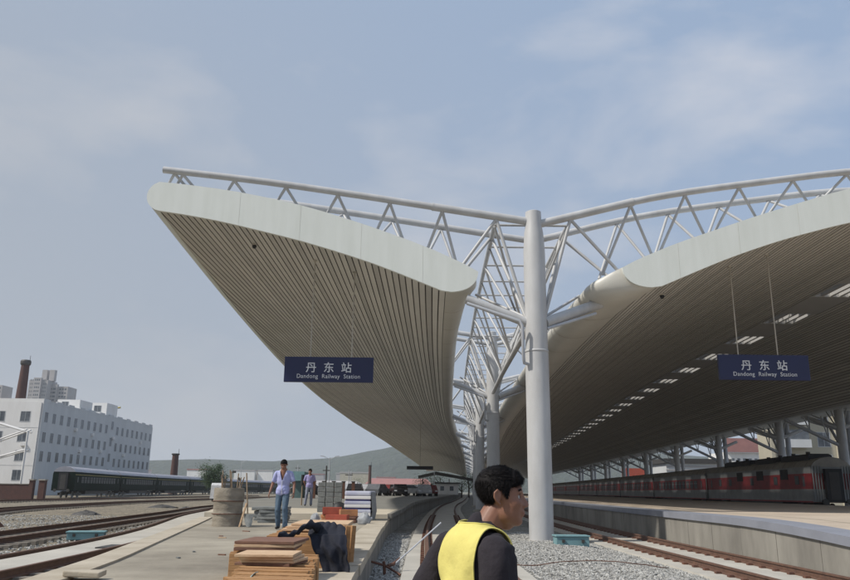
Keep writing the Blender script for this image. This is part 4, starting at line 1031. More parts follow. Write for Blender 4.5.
def crate(x, y, w, d, h, z, m_, label, rz=0, nm='crate'):
    t = thing(nm, label, 'crate', (x, y, z), rz)
    mb = MB(); mb.box(-w/2, w/2, -d/2, d/2, 0, .02); mb.build('bottom', m_, t)
    for (a, b, c, d_) in ((-w/2, w/2, -d/2, -d/2+.03), (-w/2, w/2, d/2-.03, d/2), (-w/2, -w/2+.03, -d/2+.03, d/2-.03), (w/2-.03, w/2, -d/2+.03, d/2-.03)):
        mb = MB(); mb.box(a, b, c, d_, .022, h); mb.build('side', m_, t, bevel=.006)
    mb = MB(); mb.box(-w/2+.03, w/2-.03, -d/2+.03, d/2-.03, h*.6, h*.82); mb.jitter(.02, 8); mb.build('filling', orange_m, t)
crate(-2.95, 25.9, .62, .45, .22, .83, red_m, 'red crate, upper one of the two red crates on bricks', .1)
crate(-2.62, 24.5, .66, .45, .26, .6, red_m, 'lower red crate standing on the platform', -.08)
slabs_pile(-2.93, 25.9, 2, 'pinkish brick course, # under the upper red crate', orange_m, .7, .5, .10, .6)
crate(-2.35, 25.2, .55, .4, .20, .80, orange_m, 'orange brown crate resting behind the lower red crate', .2)
slabs_pile(-2.35, 25.2, 2, 'brown board, # under the orange brown crate', plank3_m, .6, .45, .085, .6)
def sack(x, y, z, w, h, label, seed=0):
    t = thing('white_sack', label, 'sack', (x, y, z)); mb = MB(); rings = []
    for k in range(13):
        v = k/12; rr = w*(max(.02, math.sin(min(1, .28+v*.72)*math.pi))**.5); rings.append([(rr*math.cos(a)*(1+.35*noise.noise(Vector((math.cos(a)*2, math.sin(a)*2, v*3+seed)))), rr*.8*math.sin(a), v*h+.10*v*noise.noise(Vector((math.cos(a)*2, math.sin(a)*2+seed, v*2)))) for a in [2*math.pi*j/24 for j in range(24)]])
    mb.loft(rings, True, True); mb.build('bag', sack_m, t, smooth=True)
sack(-1.74, 24.0, .6, .20, .34, 'crumpled white sack right of the red crates', 1)
sack(-3.38, 25.0, .6, .15, .26, 'crumpled whitish sack left of the red crates', 4)
t = thing('black_bundle', 'small black bundle on top between crates and panels', 'bundle', (-2.85, 27.2, .6)); mb = MB(); mb.lathe((0, 0, 0), [(.28, 0), (.3, .3), (.22, .52), (.05, .6)], 14); mb.jitter(.05, 4); mb.build('cloth', black_m, t, smooth=True)
for k in range(26):
    x = rt_.uniform(-5.2, -2.0); y = rt_.uniform(10.5, 26.5)
    l = rt_.uniform(.06, .26); o = MB().box(-l/2, l/2, -.02, .02, 0, .018).build('wood_scrap', rt_.choice([plank_m, plank2_m, plank3_m, greyblock]), None)
    o.location = (x, y, .601); o.rotation_euler = (0, 0, rt_.uniform(0, 3)); tag(o, 'one of the small wood scraps scattered over the left platform', 'scrap', 'wood scraps on the platform')
# flag staff with black top, teal tarp stack, red brown fence posts
t = thing('marker_post', 'slim post with a black wrapped top behind the second man', 'post', (-5.9, 38.5, .85)); mb = MB(); mb.tube([(0, 0, 0), (0, 0, 1.2)], .035, 8); mb.build('stick', wood_m, t); mb = MB(); mb.tube([(0, 0, .95), (0, 0, 1.45)], [.09, .07], 8); mb.build('wrap', black_m, t)
t = thing('teal_shed', 'faded teal hut behind the walking men', 'hut', (-9.9, 62, .9)); mb = MB(); mb.box(-.38, .38, 0, 2, 0, 1.35); mb.build('wall', mat('teal_dark', (.10, .17, .17)), t); mb = MB(); mb.box(-.55, .55, -.3, 2.3, 1.35, 2.05); mb.jitter(.1, 2); mb.build('roof', teal_m, t)
for k in range(5):
    t = thing('rusty_post', 'one of the rusty posts right of the second man', 'post', (-8.3+k*.75, 60, .93), group='rusty posts behind the second man'); mb = MB(); mb.box(-.12, .12, -.1, .1, 0, 1.25); mb.build('shaft', iron_m, t); mb = MB(); mb.box(-.15, .15, -.13, .13, 1.25, 1.32); mb.build('cap', darkmetal, t)

# lumber: edge-standing planks in stacks along the right side of the platform
def plank_row(x0, y0, dx, dy, n, ln, th, h, z, label, rz, grp, m_=plank_m, jit=.02):
    """n planks standing on edge side by side; each is a thing"""
    first = None
    for k in range(n):
        x = x0+dx*k+rt_.uniform(-jit, jit)*.8; y = y0+dy*k+rt_.uniform(-1, 1)*.002
        if first is None:
            first = MB().box(-ln/2, ln/2, -th/2, th/2, 0, h).build('plank', m_, None, bevel=.004); o = first
        else: o = first.copy(); COL.objects.link(o)
        o.location = (x, y, z); o.rotation_euler = (rt_.uniform(-.015, .015), 0, rz+rt_.uniform(-.008, .008)); o.scale = (1, 1, rt_.uniform(.96, 1.03))
        tag(o, label, 'plank', grp)
# nearest stack: tops at z about 1.0
plank_row(-.96, 4.4, -.0058, .052, 72, .62, .044, .36, .6, 'one of the narrow planks standing on edge in the nearest wood stack', R(-8), 'planks on edge in the nearest stack', jit=.05)
for k, (w, d, z, x, y, m_, lb) in enumerate(((.50, .46, .965, -1.32, 7.1, plank3_m, 'dark board, lowest under the pale flat boards'), (.47, .44, .990, -1.29, 7.08, plank2_m, 'pale brown flat board, second from the bottom on the nearest stack'), (.47, .44, 1.015, -1.31, 7.06, plank2_m, 'pale flat board below the topmost board of the nearest stack'), (.50, .48, 1.040, -1.34, 7.05, plank2_m, 'topmost pale flat board on the nearest wood stack'))):
    o = MB().box(-w/2, w/2, -d/2, d/2, 0, .023).build('board', m_, None, bevel=.004); o.location = (x, y, z); o.rotation_euler = (0, 0, R(-12+4*k)); tag(o, lb, 'board')
# middle stack with a dark reddish board on top
plank_row(-1.78, 8.75, -.004, .055, 20, .62, .05, .33, .6, 'one of the planks on edge in the middle stack under the dark board', R(2), 'planks on edge in the middle stack')
for k in range(3):
    o = MB().box(-.33, .33, -.42, .42, 0, .030).build('board', plank3_m if k != 1 else plank2_m, None, bevel=.004); o.location = (-1.74+.02*k, 9.15, .95+.033*k); o.rotation_euler = (0, 0, R(3-3*k)); tag(o, ['dark board, bottom one of three on the middle stack', 'paler board between two dark boards on the middle stack', 'dark reddish board on top of the middle stack'][k], 'board')
# far stack
plank_row(-1.56, 10.3, -.004, .055, 62, .92, .05, .40, .6, 'one of the pale planks on edge in the farthest stack behind the cloth', R(-2), 'planks on edge in the farthest stack', plank_m, .04)
for k in range(3):
    o = MB().box(-.42, .42, -.75, .75, 0, .03).build('board', plank2_m, None, bevel=.004); o.location = (-1.60+.03*k, 12.3+.1*k, 1.015+.034*k); o.rotation_euler = (0, 0, R(2*k-2)); tag(o, ['lowest pale board lying on the farthest stack', 'middle pale board lying on the farthest stack', 'top pale board lying on the farthest stack'][k], 'board')
for k in range(3):
    o = MB().box(-.03, .03, -.05, .05, 0, .52).build('timber_upright', plank_m, None, bevel=.006); o.location = (-1.06+.035*k, 10.9+.12*k, .6); o.rotation_euler = (0, R(3*k-3), .2*k); tag(o, 'one of three short upright timbers at the right end of the farthest stack', 'timber', 'upright timbers at the farthest stack')
# pale plastic sheet under the nearest stack
mb = MB(); vs = []; n = 22
for j in range(n+1):
    for i in range(n+1):
        u, v = i/n, j/n; x = -2.0+u*.75; y = 5.4+v*1.9; x -= v*.12
        z = .615+.34*max(0, u-.55)/.45*(1 if v < .9 else .8)+.03*noise.noise(Vector((u*5, v*5, 0))); vs.append((x, y, z))
mb.add(vs, [(j*(n+1)+i, j*(n+1)+i+1, (j+1)*(n+1)+i+1, (j+1)*(n+1)+i) for j in range(n) for i in range(n)])
o = mb.build('plastic_sheet', sheet_m, None, smooth=True); tag(o, 'pale greenish plastic sheet spread left of the nearest wood stack', 'plastic sheet')
sol = o.modifiers.new('s', 'SOLIDIFY'); sol.thickness = .004
# dark navy coat draped over the stacks: lies on top, hangs down the front to the platform
mb = MB(); vs = []; nu, nv = 70, 60
for j in range(nv+1):
    for i in range(nu+1):
        u = i/nu; v = j/nv; q = v*1.05                    # q: distance along the fall, back to front
        wd = .34+.10*v; x = -1.27+.30*v-.05+ (u-.5)*wd*(1+.25*math.sin(v*5))
        if q < .42: y = 10.55-q; z = 1.09+.10*math.sin(q*7)*(.4+.6*math.sin(u*3.14))
        else: t_ = q-.42; y = 10.10-.16*math.sin(min(1.57, t_*6))-.10*t_; z = 1.06-max(0, t_-.03)*.78
        f = .024*math.sin(u*14+4*noise.noise(Vector((u*2, v*3, 1)))+v*2)*min(1, .35+v)+.045*noise.noise(Vector((u*5, v*4, 4)))
        if q < .42: z += abs(f)
        else: y -= f+.05; x += .03*noise.noise(Vector((v*7, u*3, 0)))
        vs.append((x, y, max(.615+.01*abs(f), z)))
mb.add(vs, [(j*(nu+1)+i, j*(nu+1)+i+1, (j+1)*(nu+1)+i+1, (j+1)*(nu+1)+i) for j in range(nv) for i in range(nu)])
o = mb.build('draped_coat', navy_cloth, None, smooth=True); tag(o, 'dark navy coat draped over the wood stacks and hanging to the platform', 'coat')
sol = o.modifiers.new('s', 'SOLIDIFY'); sol.thickness = .02
mb = MB(); rings = []
for k in range(22):
    v = k/21; c = Vector((-1.30-.42*v, 10.1-.5*v, 1.13+.05*math.sin(v*6)-.04*v)); rr = .085-.02*v
    rings.append([c+Vector((.2*rr*math.sin(a), rr*1.2*math.cos(a), rr*.62*math.sin(a)*(1+.3*math.sin(v*30)))) +Vector((0, 0, .02*noise.noise(Vector((a, v*8, 0))))) for a in [2*math.pi*i/18 for i in range(18)]])
mb.loft(rings, True, True); mb.build('sleeve', navy_cloth, o, smooth=True)

# ------------------------------------------------------------------ people
def smin(a, b, k): h = np.clip(.5+.5*(b-a)/k, 0, 1); return b*(1-h)+a*h-k*h*(1-h)
def ell(P, c, r): 
    q = (P-np.array(c))/np.array(r); l = np.sqrt((q**2).sum(1))+1e-9; l2 = np.sqrt(((q/np.array(r))**2).sum(1))+1e-9; return l*(l-1)/l2
def cap(P, a, b, ra, rb):
    a = np.array(a, float); b = np.array(b, float); ab = b-a; h = np.clip(((P-a)@ab)/(ab@ab), 0, 1)
    return np.sqrt(((P-a-h[:, None]*ab)**2).sum(1))-(ra+(rb-ra)*h)
def head_sdf(P):
    Q = P.copy(); Q[:, 1] = np.abs(Q[:, 1])
    d = ell(Q, (-.018, 0, .035), (.096, .076, .083))
    d = smin(d, ell(Q, (.030, 0, -.030), (.060, .062, .080)), .03)
    d = smin(d, ell(Q, (.018, .030, -.078), (.048, .026, .034)), .03)       # jaw angle
    d = smin(d, ell(Q, (.062, 0, -.104), (.026, .028, .020)), .025)          # chin
    d = smin(d, cap(Q, (.070, .012, .020), (.062, .040, .018), .012, .010), .016)   # brow
    d = smin(d, ell(Q, (.055, .044, -.028), (.024, .018, .020)), .02)        # cheekbone
    d = np.maximum(d, -cap(Q, (.098, .033, -.002), (.092, .036, -.002), .015, .014)) if 0 else smin(d, d, .001)
    eye = ell(Q, (.088, .034, -.002), (.022, .020, .013)); d = -smin(-d, eye, .014)
    d = smin(d, cap(Q, (.080, 0, .006), (.104, 0, -.034), .0085, .0115), .010)   # nose
    d = smin(d, ell(Q, (.094, .012, -.040), (.013, .009, .008)), .007)
    d = smin(d, ell(Q, (.080, 0, -.063), (.016, .025, .010)), .012)
    d = smin(d, ell(Q, (.086, 0, -.0655), (.013, .022, .0055)), .004)
    d = smin(d, ell(Q, (.084, 0, -.0775), (.013, .020, .0065)), .004)
    return d
def radial(sdf, c, nu, nv, tmax=.22, ext=0.0):
    c = np.array(c); D = []
    for j in range(nv+1):
        ph = math.pi*j/nv
        for i in range(nu): a = 2*math.pi*i/nu; D.append((math.sin(ph)*math.cos(a), math.sin(ph)*math.sin(a), math.cos(ph)))
    D = np.array(D); T = np.full(len(D), tmax)
    for _ in range(60): T -= np.clip(sdf(c+D*T[:, None])-ext, -.01, .05)*.75
    return c+D*T[:, None], D
def grid_faces(nu, nv): return [(j*nu+i, j*nu+(i+1) % nu, (j+1)*nu+(i+1) % nu, (j+1)*nu+i) for j in range(nv) for i in range(nu)]
SC2 = bpy.data.scenes.new('workbench')
def DG2():
    with bpy.context.temp_override(scene=SC2, view_layer=SC2.view_layers[0]):
        return bpy.context.evaluated_depsgraph_get()
def blob(name, parts, vox, m_, parent, smooth=4, disp=None):
    """parts: ('c',p0,p1,r0,r1) capsules, ('e',c,r,rot) ellipsoids, ('m',verts,faces) meshes -> one continuous voxel-remeshed mesh"""
    bm = bmesh.new()
    for p in parts:
        if p[0] == 'm':
            vs = [bm.verts.new(v) for v in p[1]]
            for f in p[2]:
                try: bm.faces.new([vs[i] for i in f])
                except Exception: pass
        elif p[0] == 'e':
            mt = Matrix.Translation(p[1]) @ (p[3].to_4x4() if len(p) > 3 else Matrix.Identity(4)) @ Matrix.Diagonal((*p[2], 1))
            bmesh.ops.create_icosphere(bm, subdivisions=3, radius=1, matrix=mt)
        else:
            a, b = Vector(p[1]), Vector(p[2]); d = b-a; q = d.to_track_quat('Z', 'Y').to_matrix(); n = 16
            vs = []
            ph = [(-90+15*k) for k in range(7)]; rings = [(a, p[3], x) for x in ph]+[(b, p[4], x) for x in (0, 15, 30, 45, 60, 75, 90)]
            rows = []
            for (c, r_, an) in rings:
                an = R(an); rows.append([bm.verts.new(c+q @ Vector((r_*math.cos(an)*math.cos(2*math.pi*i/n)+1e-5*math.cos(i), r_*math.cos(an)*math.sin(2*math.pi*i/n)+1e-5*math.sin(i), r_*math.sin(an)))) for i in range(n)])
            for r0, r1 in zip(rows, rows[1:]):
                for i in range(n): bm.faces.new((r0[i], r0[(i+1) % n], r1[(i+1) % n], r1[i]))
            bm.faces.new(rows[0][::-1]); bm.faces.new(rows[-1])
    me = bpy.data.meshes.new(name); bm.to_mesh(me); bm.free()
    tmp = bpy.data.objects.new('tmp', me); SC2.collection.objects.link(tmp)
    rm = tmp.modifiers.new('r', 'REMESH'); rm.mode = 'VOXEL'; rm.voxel_size = vox; rm.use_smooth_shade = True
    if smooth: s_ = tmp.modifiers.new('s', 'SMOOTH'); s_.iterations = smooth; s_.factor = .5
    m2 = bpy.data.meshes.new_from_object(tmp.evaluated_get(DG2()))
    bpy.data.objects.remove(tmp)
    if disp:
        cn_ = [(v.co.copy(), v.normal.copy()) for v in m2.vertices]
        m2.vertices.foreach_set('co', [q for c_, n_ in cn_ for q in (c_+Vector(disp(c_, n_)))])
    m2.materials.clear(); m2.materials.append(m_)
    for p in m2.polygons: p.use_smooth = True
    o = bpy.data.objects.new(name, m2); COL.objects.link(o); o.parent = parent; return o
def xf(M, v): return tuple(M @ Vector(v))
def head_parts(M, sc=1.0, nu=96, nv=72):
    V, D = radial(head_sdf, (0, 0, -.01), nu, nv); V = V*sc
    pts = [xf(M, v) for v in V]; parts = [('m', pts, grid_faces(nu, nv))]
    for s in (-1, 1):                                  # ears: rim, bowl and lobe
        e = [(-.010, .076, .012), (-.022, .086, .022), (-.034, .091, .010), (-.035, .091, -.008), (-.025, .086, -.024), (-.012, .078, -.036)]
        e = [(x, s*y, z) for x, y, z in e]
        for a, b in zip(e, e[1:]): parts.append(('c', xf(M, Vector(a)*sc), xf(M, Vector(b)*sc), .0052*sc, .0052*sc))
        parts.append(('e', xf(M, Vector((-.018, s*.078, -.004))*sc), (.014*sc, .008*sc, .024*sc), M.to_3x3().normalized()))
        parts.append(('e', xf(M, Vector((-.010, s*.073, -.036))*sc), (.0075*sc, .005*sc, .010*sc), M.to_3x3().normalized()))
    return parts
def hair(M, parent, sc=1.0, nstr=5000, nu=110, nv=80, fringe=1.0, seed=1, slen=(.012, .03), thick=.011):
    V, D = radial(head_sdf, (0, 0, -.01), nu, nv)
    def mask(p):
        x, y, z = p; y = abs(y)
        front = .058-.10*max(0, y-.045)*4
        line = np.interp(x, [-.12, -.085, -.045, -.020, -.004, .022, .030, .046, .058, .066, .11], [-.062, -.060, -.046, .026, .022, -.006, .026, .040, .046, .052, .058])
        return z-line
    out = []; mk = []
    for p, d in zip(V, D):
        m_ = mask(p); k = min(1, max(0, m_/.018)); t_ = thick*(k**.6)*(.30+.70*min(1, max(0, (p[2]+.02)/.08)))+.0008*k*noise.noise(Vector(p)*25)
        if m_ < 0: t_ = -.004
        q = p+d*t_
        if p[0] > .035 and m_ > 0: q = q+np.array([.006*fringe*k, 0, .002])
        out.append(xf(M, Vector(q)*sc)); mk.append(m_)
    fc = [f for f in grid_faces(nu, nv) if max(mk[i] for i in f) > -.001]
    mb = MB(); mb.add(out, fc)
    r = random.Random(seed); idx = [i for i, m_ in enumerate(mk) if m_ > -.002]
    M3_ = M.to_3x3()
    for _ in range(nstr):
        i = r.choice(idx); p = Vector(out[i]); d = Vector(D[i]); pl = Vector(V[i])
        # growth: forward over the top, down at the sides and the back
        g_ = Vector((1.0, 0, -.1)) if pl.z > .06 else Vector((-.1, 0, -1)) if pl.x < .03 else Vector((.7, 0, .1))
        g_ = (g_-d*g_.dot(d)).normalized(); l = r.uniform(*slen)*(1.5 if (pl.x > .03 and pl.z > .04) else 1)
        dirv = (g_+d*r.uniform(.10, .35)+Vector((r.gauss(0, .32), r.gauss(0, .32), r.gauss(0, .24)))).normalized()
        dw = (M3_ @ dirv).normalized(); up_ = (M3_ @ d).normalized(); side = dw.cross(up_).normalized()*.0011*sc
        a = p-up_*.004*sc; b = a+dw*l*.6*sc; c = a+dw*l*sc-up_*l*.22*sc
        mb.add([a-side, a+side, b+side*.8, b-side*.8, c], [(0, 1, 2, 3), (3, 2, 4)])
    return mb.build('hair', hair_m, parent)
def hand_parts(w, d, side, sc=1.0, curl=.5, palm_n=None):
    """w wrist point, d direction of the hand, side = unit vector towards the thumb; curl bends fingers towards palm_n"""
    w = Vector(w); d = Vector(d).normalized(); s = Vector(side); s = (s-d*s.dot(d)).normalized(); n = Vector(palm_n) if palm_n else d.cross(s); n = (n-d*n.dot(d)-s*n.dot(s)).normalized() if palm_n else n
    P = []
    for k in range(4):
        off = (.030-.020*k)*sc; P.append(('c', w+s*off*.6+d*.01*sc, w+d*.085*sc+s*off, .013*sc, .0115*sc))
    for k, (l, sp) in enumerate(((.068, .10), (.078, .03), (.072, -.04), (.056, -.12))):
        off = (.030-.020*k)*sc; b = w+d*.088*sc+s*off; dd = (d+s*sp).normalized()
        for seg, (f, an) in enumerate(((.45, curl*.6), (.32, curl*1.3), (.25, curl*1.9))):
            q = (dd*math.cos(an)+n*math.sin(an)).normalized(); e = b+q*l*f*sc; P.append(('c', b, e, (.0088-.001*seg)*sc, (.0082-.001*seg)*sc)); b = e
    b = w+d*.025*sc+s*.030*sc
    for l, v in ((.042, (s*.8+d*.75+n*.25)), (.030, (s*.35+d*.95+n*.45)), (.024, (s*.1+d+n*.6))):
        q = Vector(v).normalized(); e = b+q*l*sc; P.append(('c', b, e, .0108*sc, .0095*sc)); b = e
    return P
def fold(a, sc, seed=0): return lambda co, no: no*(a*noise.noise(Vector((co.x*sc, co.y*sc, co.z*sc*.55+seed)))+a*.5*noise.noise(Vector((co.x*sc*2.3+5, co.y*sc*2.3, co.z*sc+seed))))

# ---- foreground man, back to us, head turned to the right
FG = thing('person', 'man in a yellow safety vest over a dark jacket, head turned right, closest to camera', 'person', (.235, 3.22, 0))
yaw = R(26); B = Matrix.Rotation(yaw, 4, 'Z')          # body frame: x forward, y left
HM = Matrix.Translation((.083, -.005, 1.590)) @ Matrix.Rotation(R(-5), 4, 'Z') @ Matrix.Rotation(R(2), 4, 'Y')
def b(x, y, z): return xf(B, (x, y, z))
HM = HM @ Matrix.Translation((.008, 0, -.004))
sk = head_parts(HM, .945, 128, 96)
sk += [('c', b(-.03, .0, 1.37), (.062, 0, 1.52), .060, .054), ('c', (.06, 0, 1.50), (.105, .0, 1.485), .048, .036)]
# left arm: hand on the hip; right arm hanging slightly forward
LS, LE, LW = b(-.03, .175, 1.37), b(-.16, .32, 1.13), b(.02, .23, .98)
RS, RE_, RW = b(-.035, -.178, 1.365), b(-.035, -.225, 1.10), b(.12, -.22, .88)
sk += [('c', LE, LW, .038, .027), ('c', RE_, RW, .038, .027)]
sk += hand_parts(LW, Vector(b(.10, -.10, -.02)), Vector(b(0, 0, 1)), 1, .35)
sk += hand_parts(RW, Vector(b(.3, 0, -1)), Vector(b(1, 0, .2)), 1, .45, Vector(b(0, 1, 0)))
# trunk and legs inside the clothes so that the body is one surface
sk += [('c', b(0, 0, 1.38), b(0, 0, 1.0), .10, .10), ('c', b(-.02, .15, 1.37), b(-.02, -.15, 1.37), .045, .045), ('c', b(-.02, .15, 1.37), LE, .045, .036), ('c', b(-.01, -.15, 1.37), RE_, .045, .036)]
for s in (-1, 1): sk += [('c', b(0, s*.09, .95), b(.01, s*.10, .5), .07, .05), ('c', b(.01, s*.10, .5), b(-.01, s*.11, .10), .045, .035)]
body = blob('body', sk, .0045, skin_m, FG, 3)
hair(HM, FG, .945, 16000, 150, 110, 1.6, 3, (.010, .022), .0075)
for s in (-1, 1):
    mb = MB()
    for k in range(70):
        u = rt_.random(); p = Vector((.083-.012*u**2-.004, s*(.018+.034*u), .021+.006*math.sin(u*3)+rt_.uniform(-.003, .003))); q = p+Vector((-.004, s*.009, rt_.uniform(-.001, .003)))
        mb.tube([xf(HM, (p+Vector((.003, 0, 0)))*.945), xf(HM, (q+Vector((.003, 0, 0)))*.945)], .0009, 4)
    mb.build('eyebrow', hair_m, FG)
    o = MB().lathe((0, 0, 0), [(.0001, -.011), (.006, -.0095), (.0095, -.005), (.011, 0), (.0095, .005), (.006, .0095), (.0001, .011)], 16).build('eye', eye_m, FG, smooth=True)
    o.location = xf(HM, (.0595, s*.0315, -.003))
    o2 = MB().lathe((0, 0, 0), [(.0001, -.0045), (.004, -.003), (.0055, 0), (.004, .003), (.0001, .0045)], 12).build('iris', black_m, o, smooth=True); o2.location = (.0075, s*.001, 0)
    mb = MB(); mb.tube([xf(HM, Vector((.0735+.006*math.sin(math.pi*k/8), s*(.022+.025*k/8), .003+.005*math.sin(math.pi*k/8)))*.945) for k in range(9)], .0022, 6); mb.build('eyelid', skin_m, FG)
mb = MB(); mb.tube([xf(HM, Vector((.0955-.013*(u*u), .022*u, -.0715+.002*abs(u)))*.945) for u in np.linspace(-1, 1, 11)], [.0012]+[.0030]*9+[.0012], 8); mb.build('lips', lip_m, FG, smooth=True)
# jacket with stand collar
def torso_sdf(P):                                     # body frame
    d = ell(P, (-.005, 0, 1.22), (.118, .170, .20)); d = smin(d, ell(P, (-.012, 0, 1.34), (.095, .165, .095)), .05)
    d = smin(d, ell(P, (.0, 0, 1.02), (.115, .155, .16)), .06)
    d = smin(d, cap(P, (-.02, .12, 1.385), (-.02, -.12, 1.385), .062, .062), .04)
    d = smin(d, cap(P, (-.035, 0, 1.40), (-.01, 0, 1.46), .075, .06), .04)
    for s in (-1, 1): d = smin(d, ell(P, (-.05, s*.085, 1.33), (.065, .075, .09)), .03)
    return d
Bi = np.array(B.to_3x3())
Vt, Dt = radial(torso_sdf, (0, 0, 1.22), 96, 80, .45)
jk = [('m', [tuple(Bi@v) for v in Vt], grid_faces(96, 80)), ('c', LS, LE, .074, .058), ('c', LE, tuple(Vector(LW)*.92+Vector(LE)*.08), .056, .042), ('c', RS, RE_, .076, .058), ('c', RE_, tuple(Vector(RW)*.92+Vector(RE_)*.08), .056, .042),
      ('c', b(0, 0, .98), b(0, 0, .90), .155, .160)]
def jfold(co, no):
    a = .011*noise.noise(Vector((co.x*13, co.y*13, co.z*9)))+.006*math.sin(co.z*75+co.x*30+6*noise.noise(co*8))*max(0, noise.noise(co*6+Vector((3, 1, 0)))); return no*a*1.25
blob('jacket', jk, .0075, jacket_m, FG, 4, jfold)
mb = MB(); rings = []                                   # collar: standing band folded over
for i in range(41):
    a = -math.pi+2*math.pi*i/40; ca, sa = math.cos(a), math.sin(a); gap = max(0, (math.cos(a)-.75))*.10
    cx, cy = .025+.030, 0; 
    def cp(r, z, lean): return xf(Matrix.Rotation(yaw*.6, 4, 'Z'), (cx-.035+lean+(r+.004*noise.noise(Vector((ca*2, sa*2, z*9))))*ca, r*.97*sa, z-.035*max(0, ca)))
    rings.append([cp(.080, 1.415, -.030), cp(.072, 1.445, -.014), cp(.067, 1.482, .000), cp(.0695, 1.486, .0), cp(.078, 1.47, -.004), cp(.090, 1.44, -.022), cp(.088, 1.432, -.026)])
mb.loft(rings); o = mb.build('collar', jacket_m, FG, smooth=True); so2 = o.modifiers.new('s', 'SOLIDIFY'); so2.thickness = .004
# vest: shell over the torso, cut for arms, neck and front
nu, nv = 260, 220
def vest_sdf(P): return torso_sdf(P)
Vv, Dv = radial(vest_sdf, (0, 0, 1.22), nu, nv, .45, .015)
keep = []
def vmask(p):
    x, y, z = p; ay = abs(y)
    arm = math.hypot((x+.025)/.088, (z-1.325)/.135)-1 if ay > .10 else 9
    edge = ay-.118-.10*max(0, 0)
    m1 = 1.0 if ay < .118 else arm
    yoke = (.165-ay)*6 if z > 1.36 else 9
    neck = (math.hypot(x+.005, y)-.082)*9 if z > 1.40 else 9
    front = 9 if x < .02 else (abs(y)-.012)*30
    hem = (z-.93)*9
    return min(m1, neck, front, hem, yoke)
mk = [vmask(p) for p in Vv]
fc = [f for f in grid_faces(nu, nv) if min(mk[i] for i in f) > 0]
vz = []
for p in Vv:
    w_ = .016*noise.noise(Vector((p[0]*9, p[1]*16, p[2]*6)))+.013*math.sin(p[1]*52+p[2]*20+4*noise.noise(Vector(p)*7))*max(0, min(1, (1.38-p[2])*5))*(.5+noise.noise(Vector(p)*5))
    vz.append(tuple(Bi@(p+Dv[len(vz)]*w_)))
usedv = sorted({i for f in fc for i in f}); mp_ = {a: i for i, a in enumerate(usedv)}
mb = MB(); mb.add([vz[i] for i in usedv], [tuple(mp_[i] for i in f) for f in fc]); ve = mb.build('safety_vest', vest_m, FG, smooth=True)
s1 = ve.modifiers.new('sm', 'SMOOTH'); s1.iterations = 3; s1.factor = .5
s2 = ve.modifiers.new('s', 'SOLIDIFY'); s2.thickness = .004
# orange binding along the armholes
from collections import defaultdict
ec = defaultdict(int)
for f in fc:
    for a_, b_ in zip(f, f[1:]+f[:1]): ec[tuple(sorted((a_, b_)))] += 1
adj = defaultdict(list)
for (a_, b_), n_ in ec.items():
    if n_ == 1: adj[a_].append(b_); adj[b_].append(a_)
seen = set()
for st in list(adj):
    if st in seen: continue
    chain = [st]; seen.add(st); cur = st
    while True:
        nx = [q for q in adj[cur] if q not in seen]
        if not nx: break
        cur = nx[0]; seen.add(cur); chain.append(cur)
    if len(chain) < 60: continue
    pts = [Vector(vz[i]) for i in chain]
    for _ in range(14): pts = [(pts[i-1]+pts[i]*2+pts[(i+1) % len(pts)])/4 for i in range(len(pts))]
    pts = pts[::3]; pts.append(pts[0])
    mb = MB(); mb.tube(pts, .0035, 6, False); mb.build('binding', vest_m, FG, smooth=True)
# trousers and boots (below the frame)
tr = [('c', b(0, 0, .93), b(0, 0, .90), .150, .150)]
for s in (-1, 1): tr += [('c', b(0, s*.085, .90), b(.01, s*.10, .5), .095, .072), ('c', b(.01, s*.10, .5), b(-.01, s*.11, .08), .068, .056)]
blob('trousers', tr, .012, jeans_m, FG, 4, fold(.008, 12))
for s in (-1, 1): blob('shoe', [('c', b(-.05, s*.11, .05), b(.14, s*.13, .04), .045, .038), ('c', b(-.03, s*.11, .05), b(-.02, s*.11, .12), .045, .042)], .008, black_m, FG, 3)

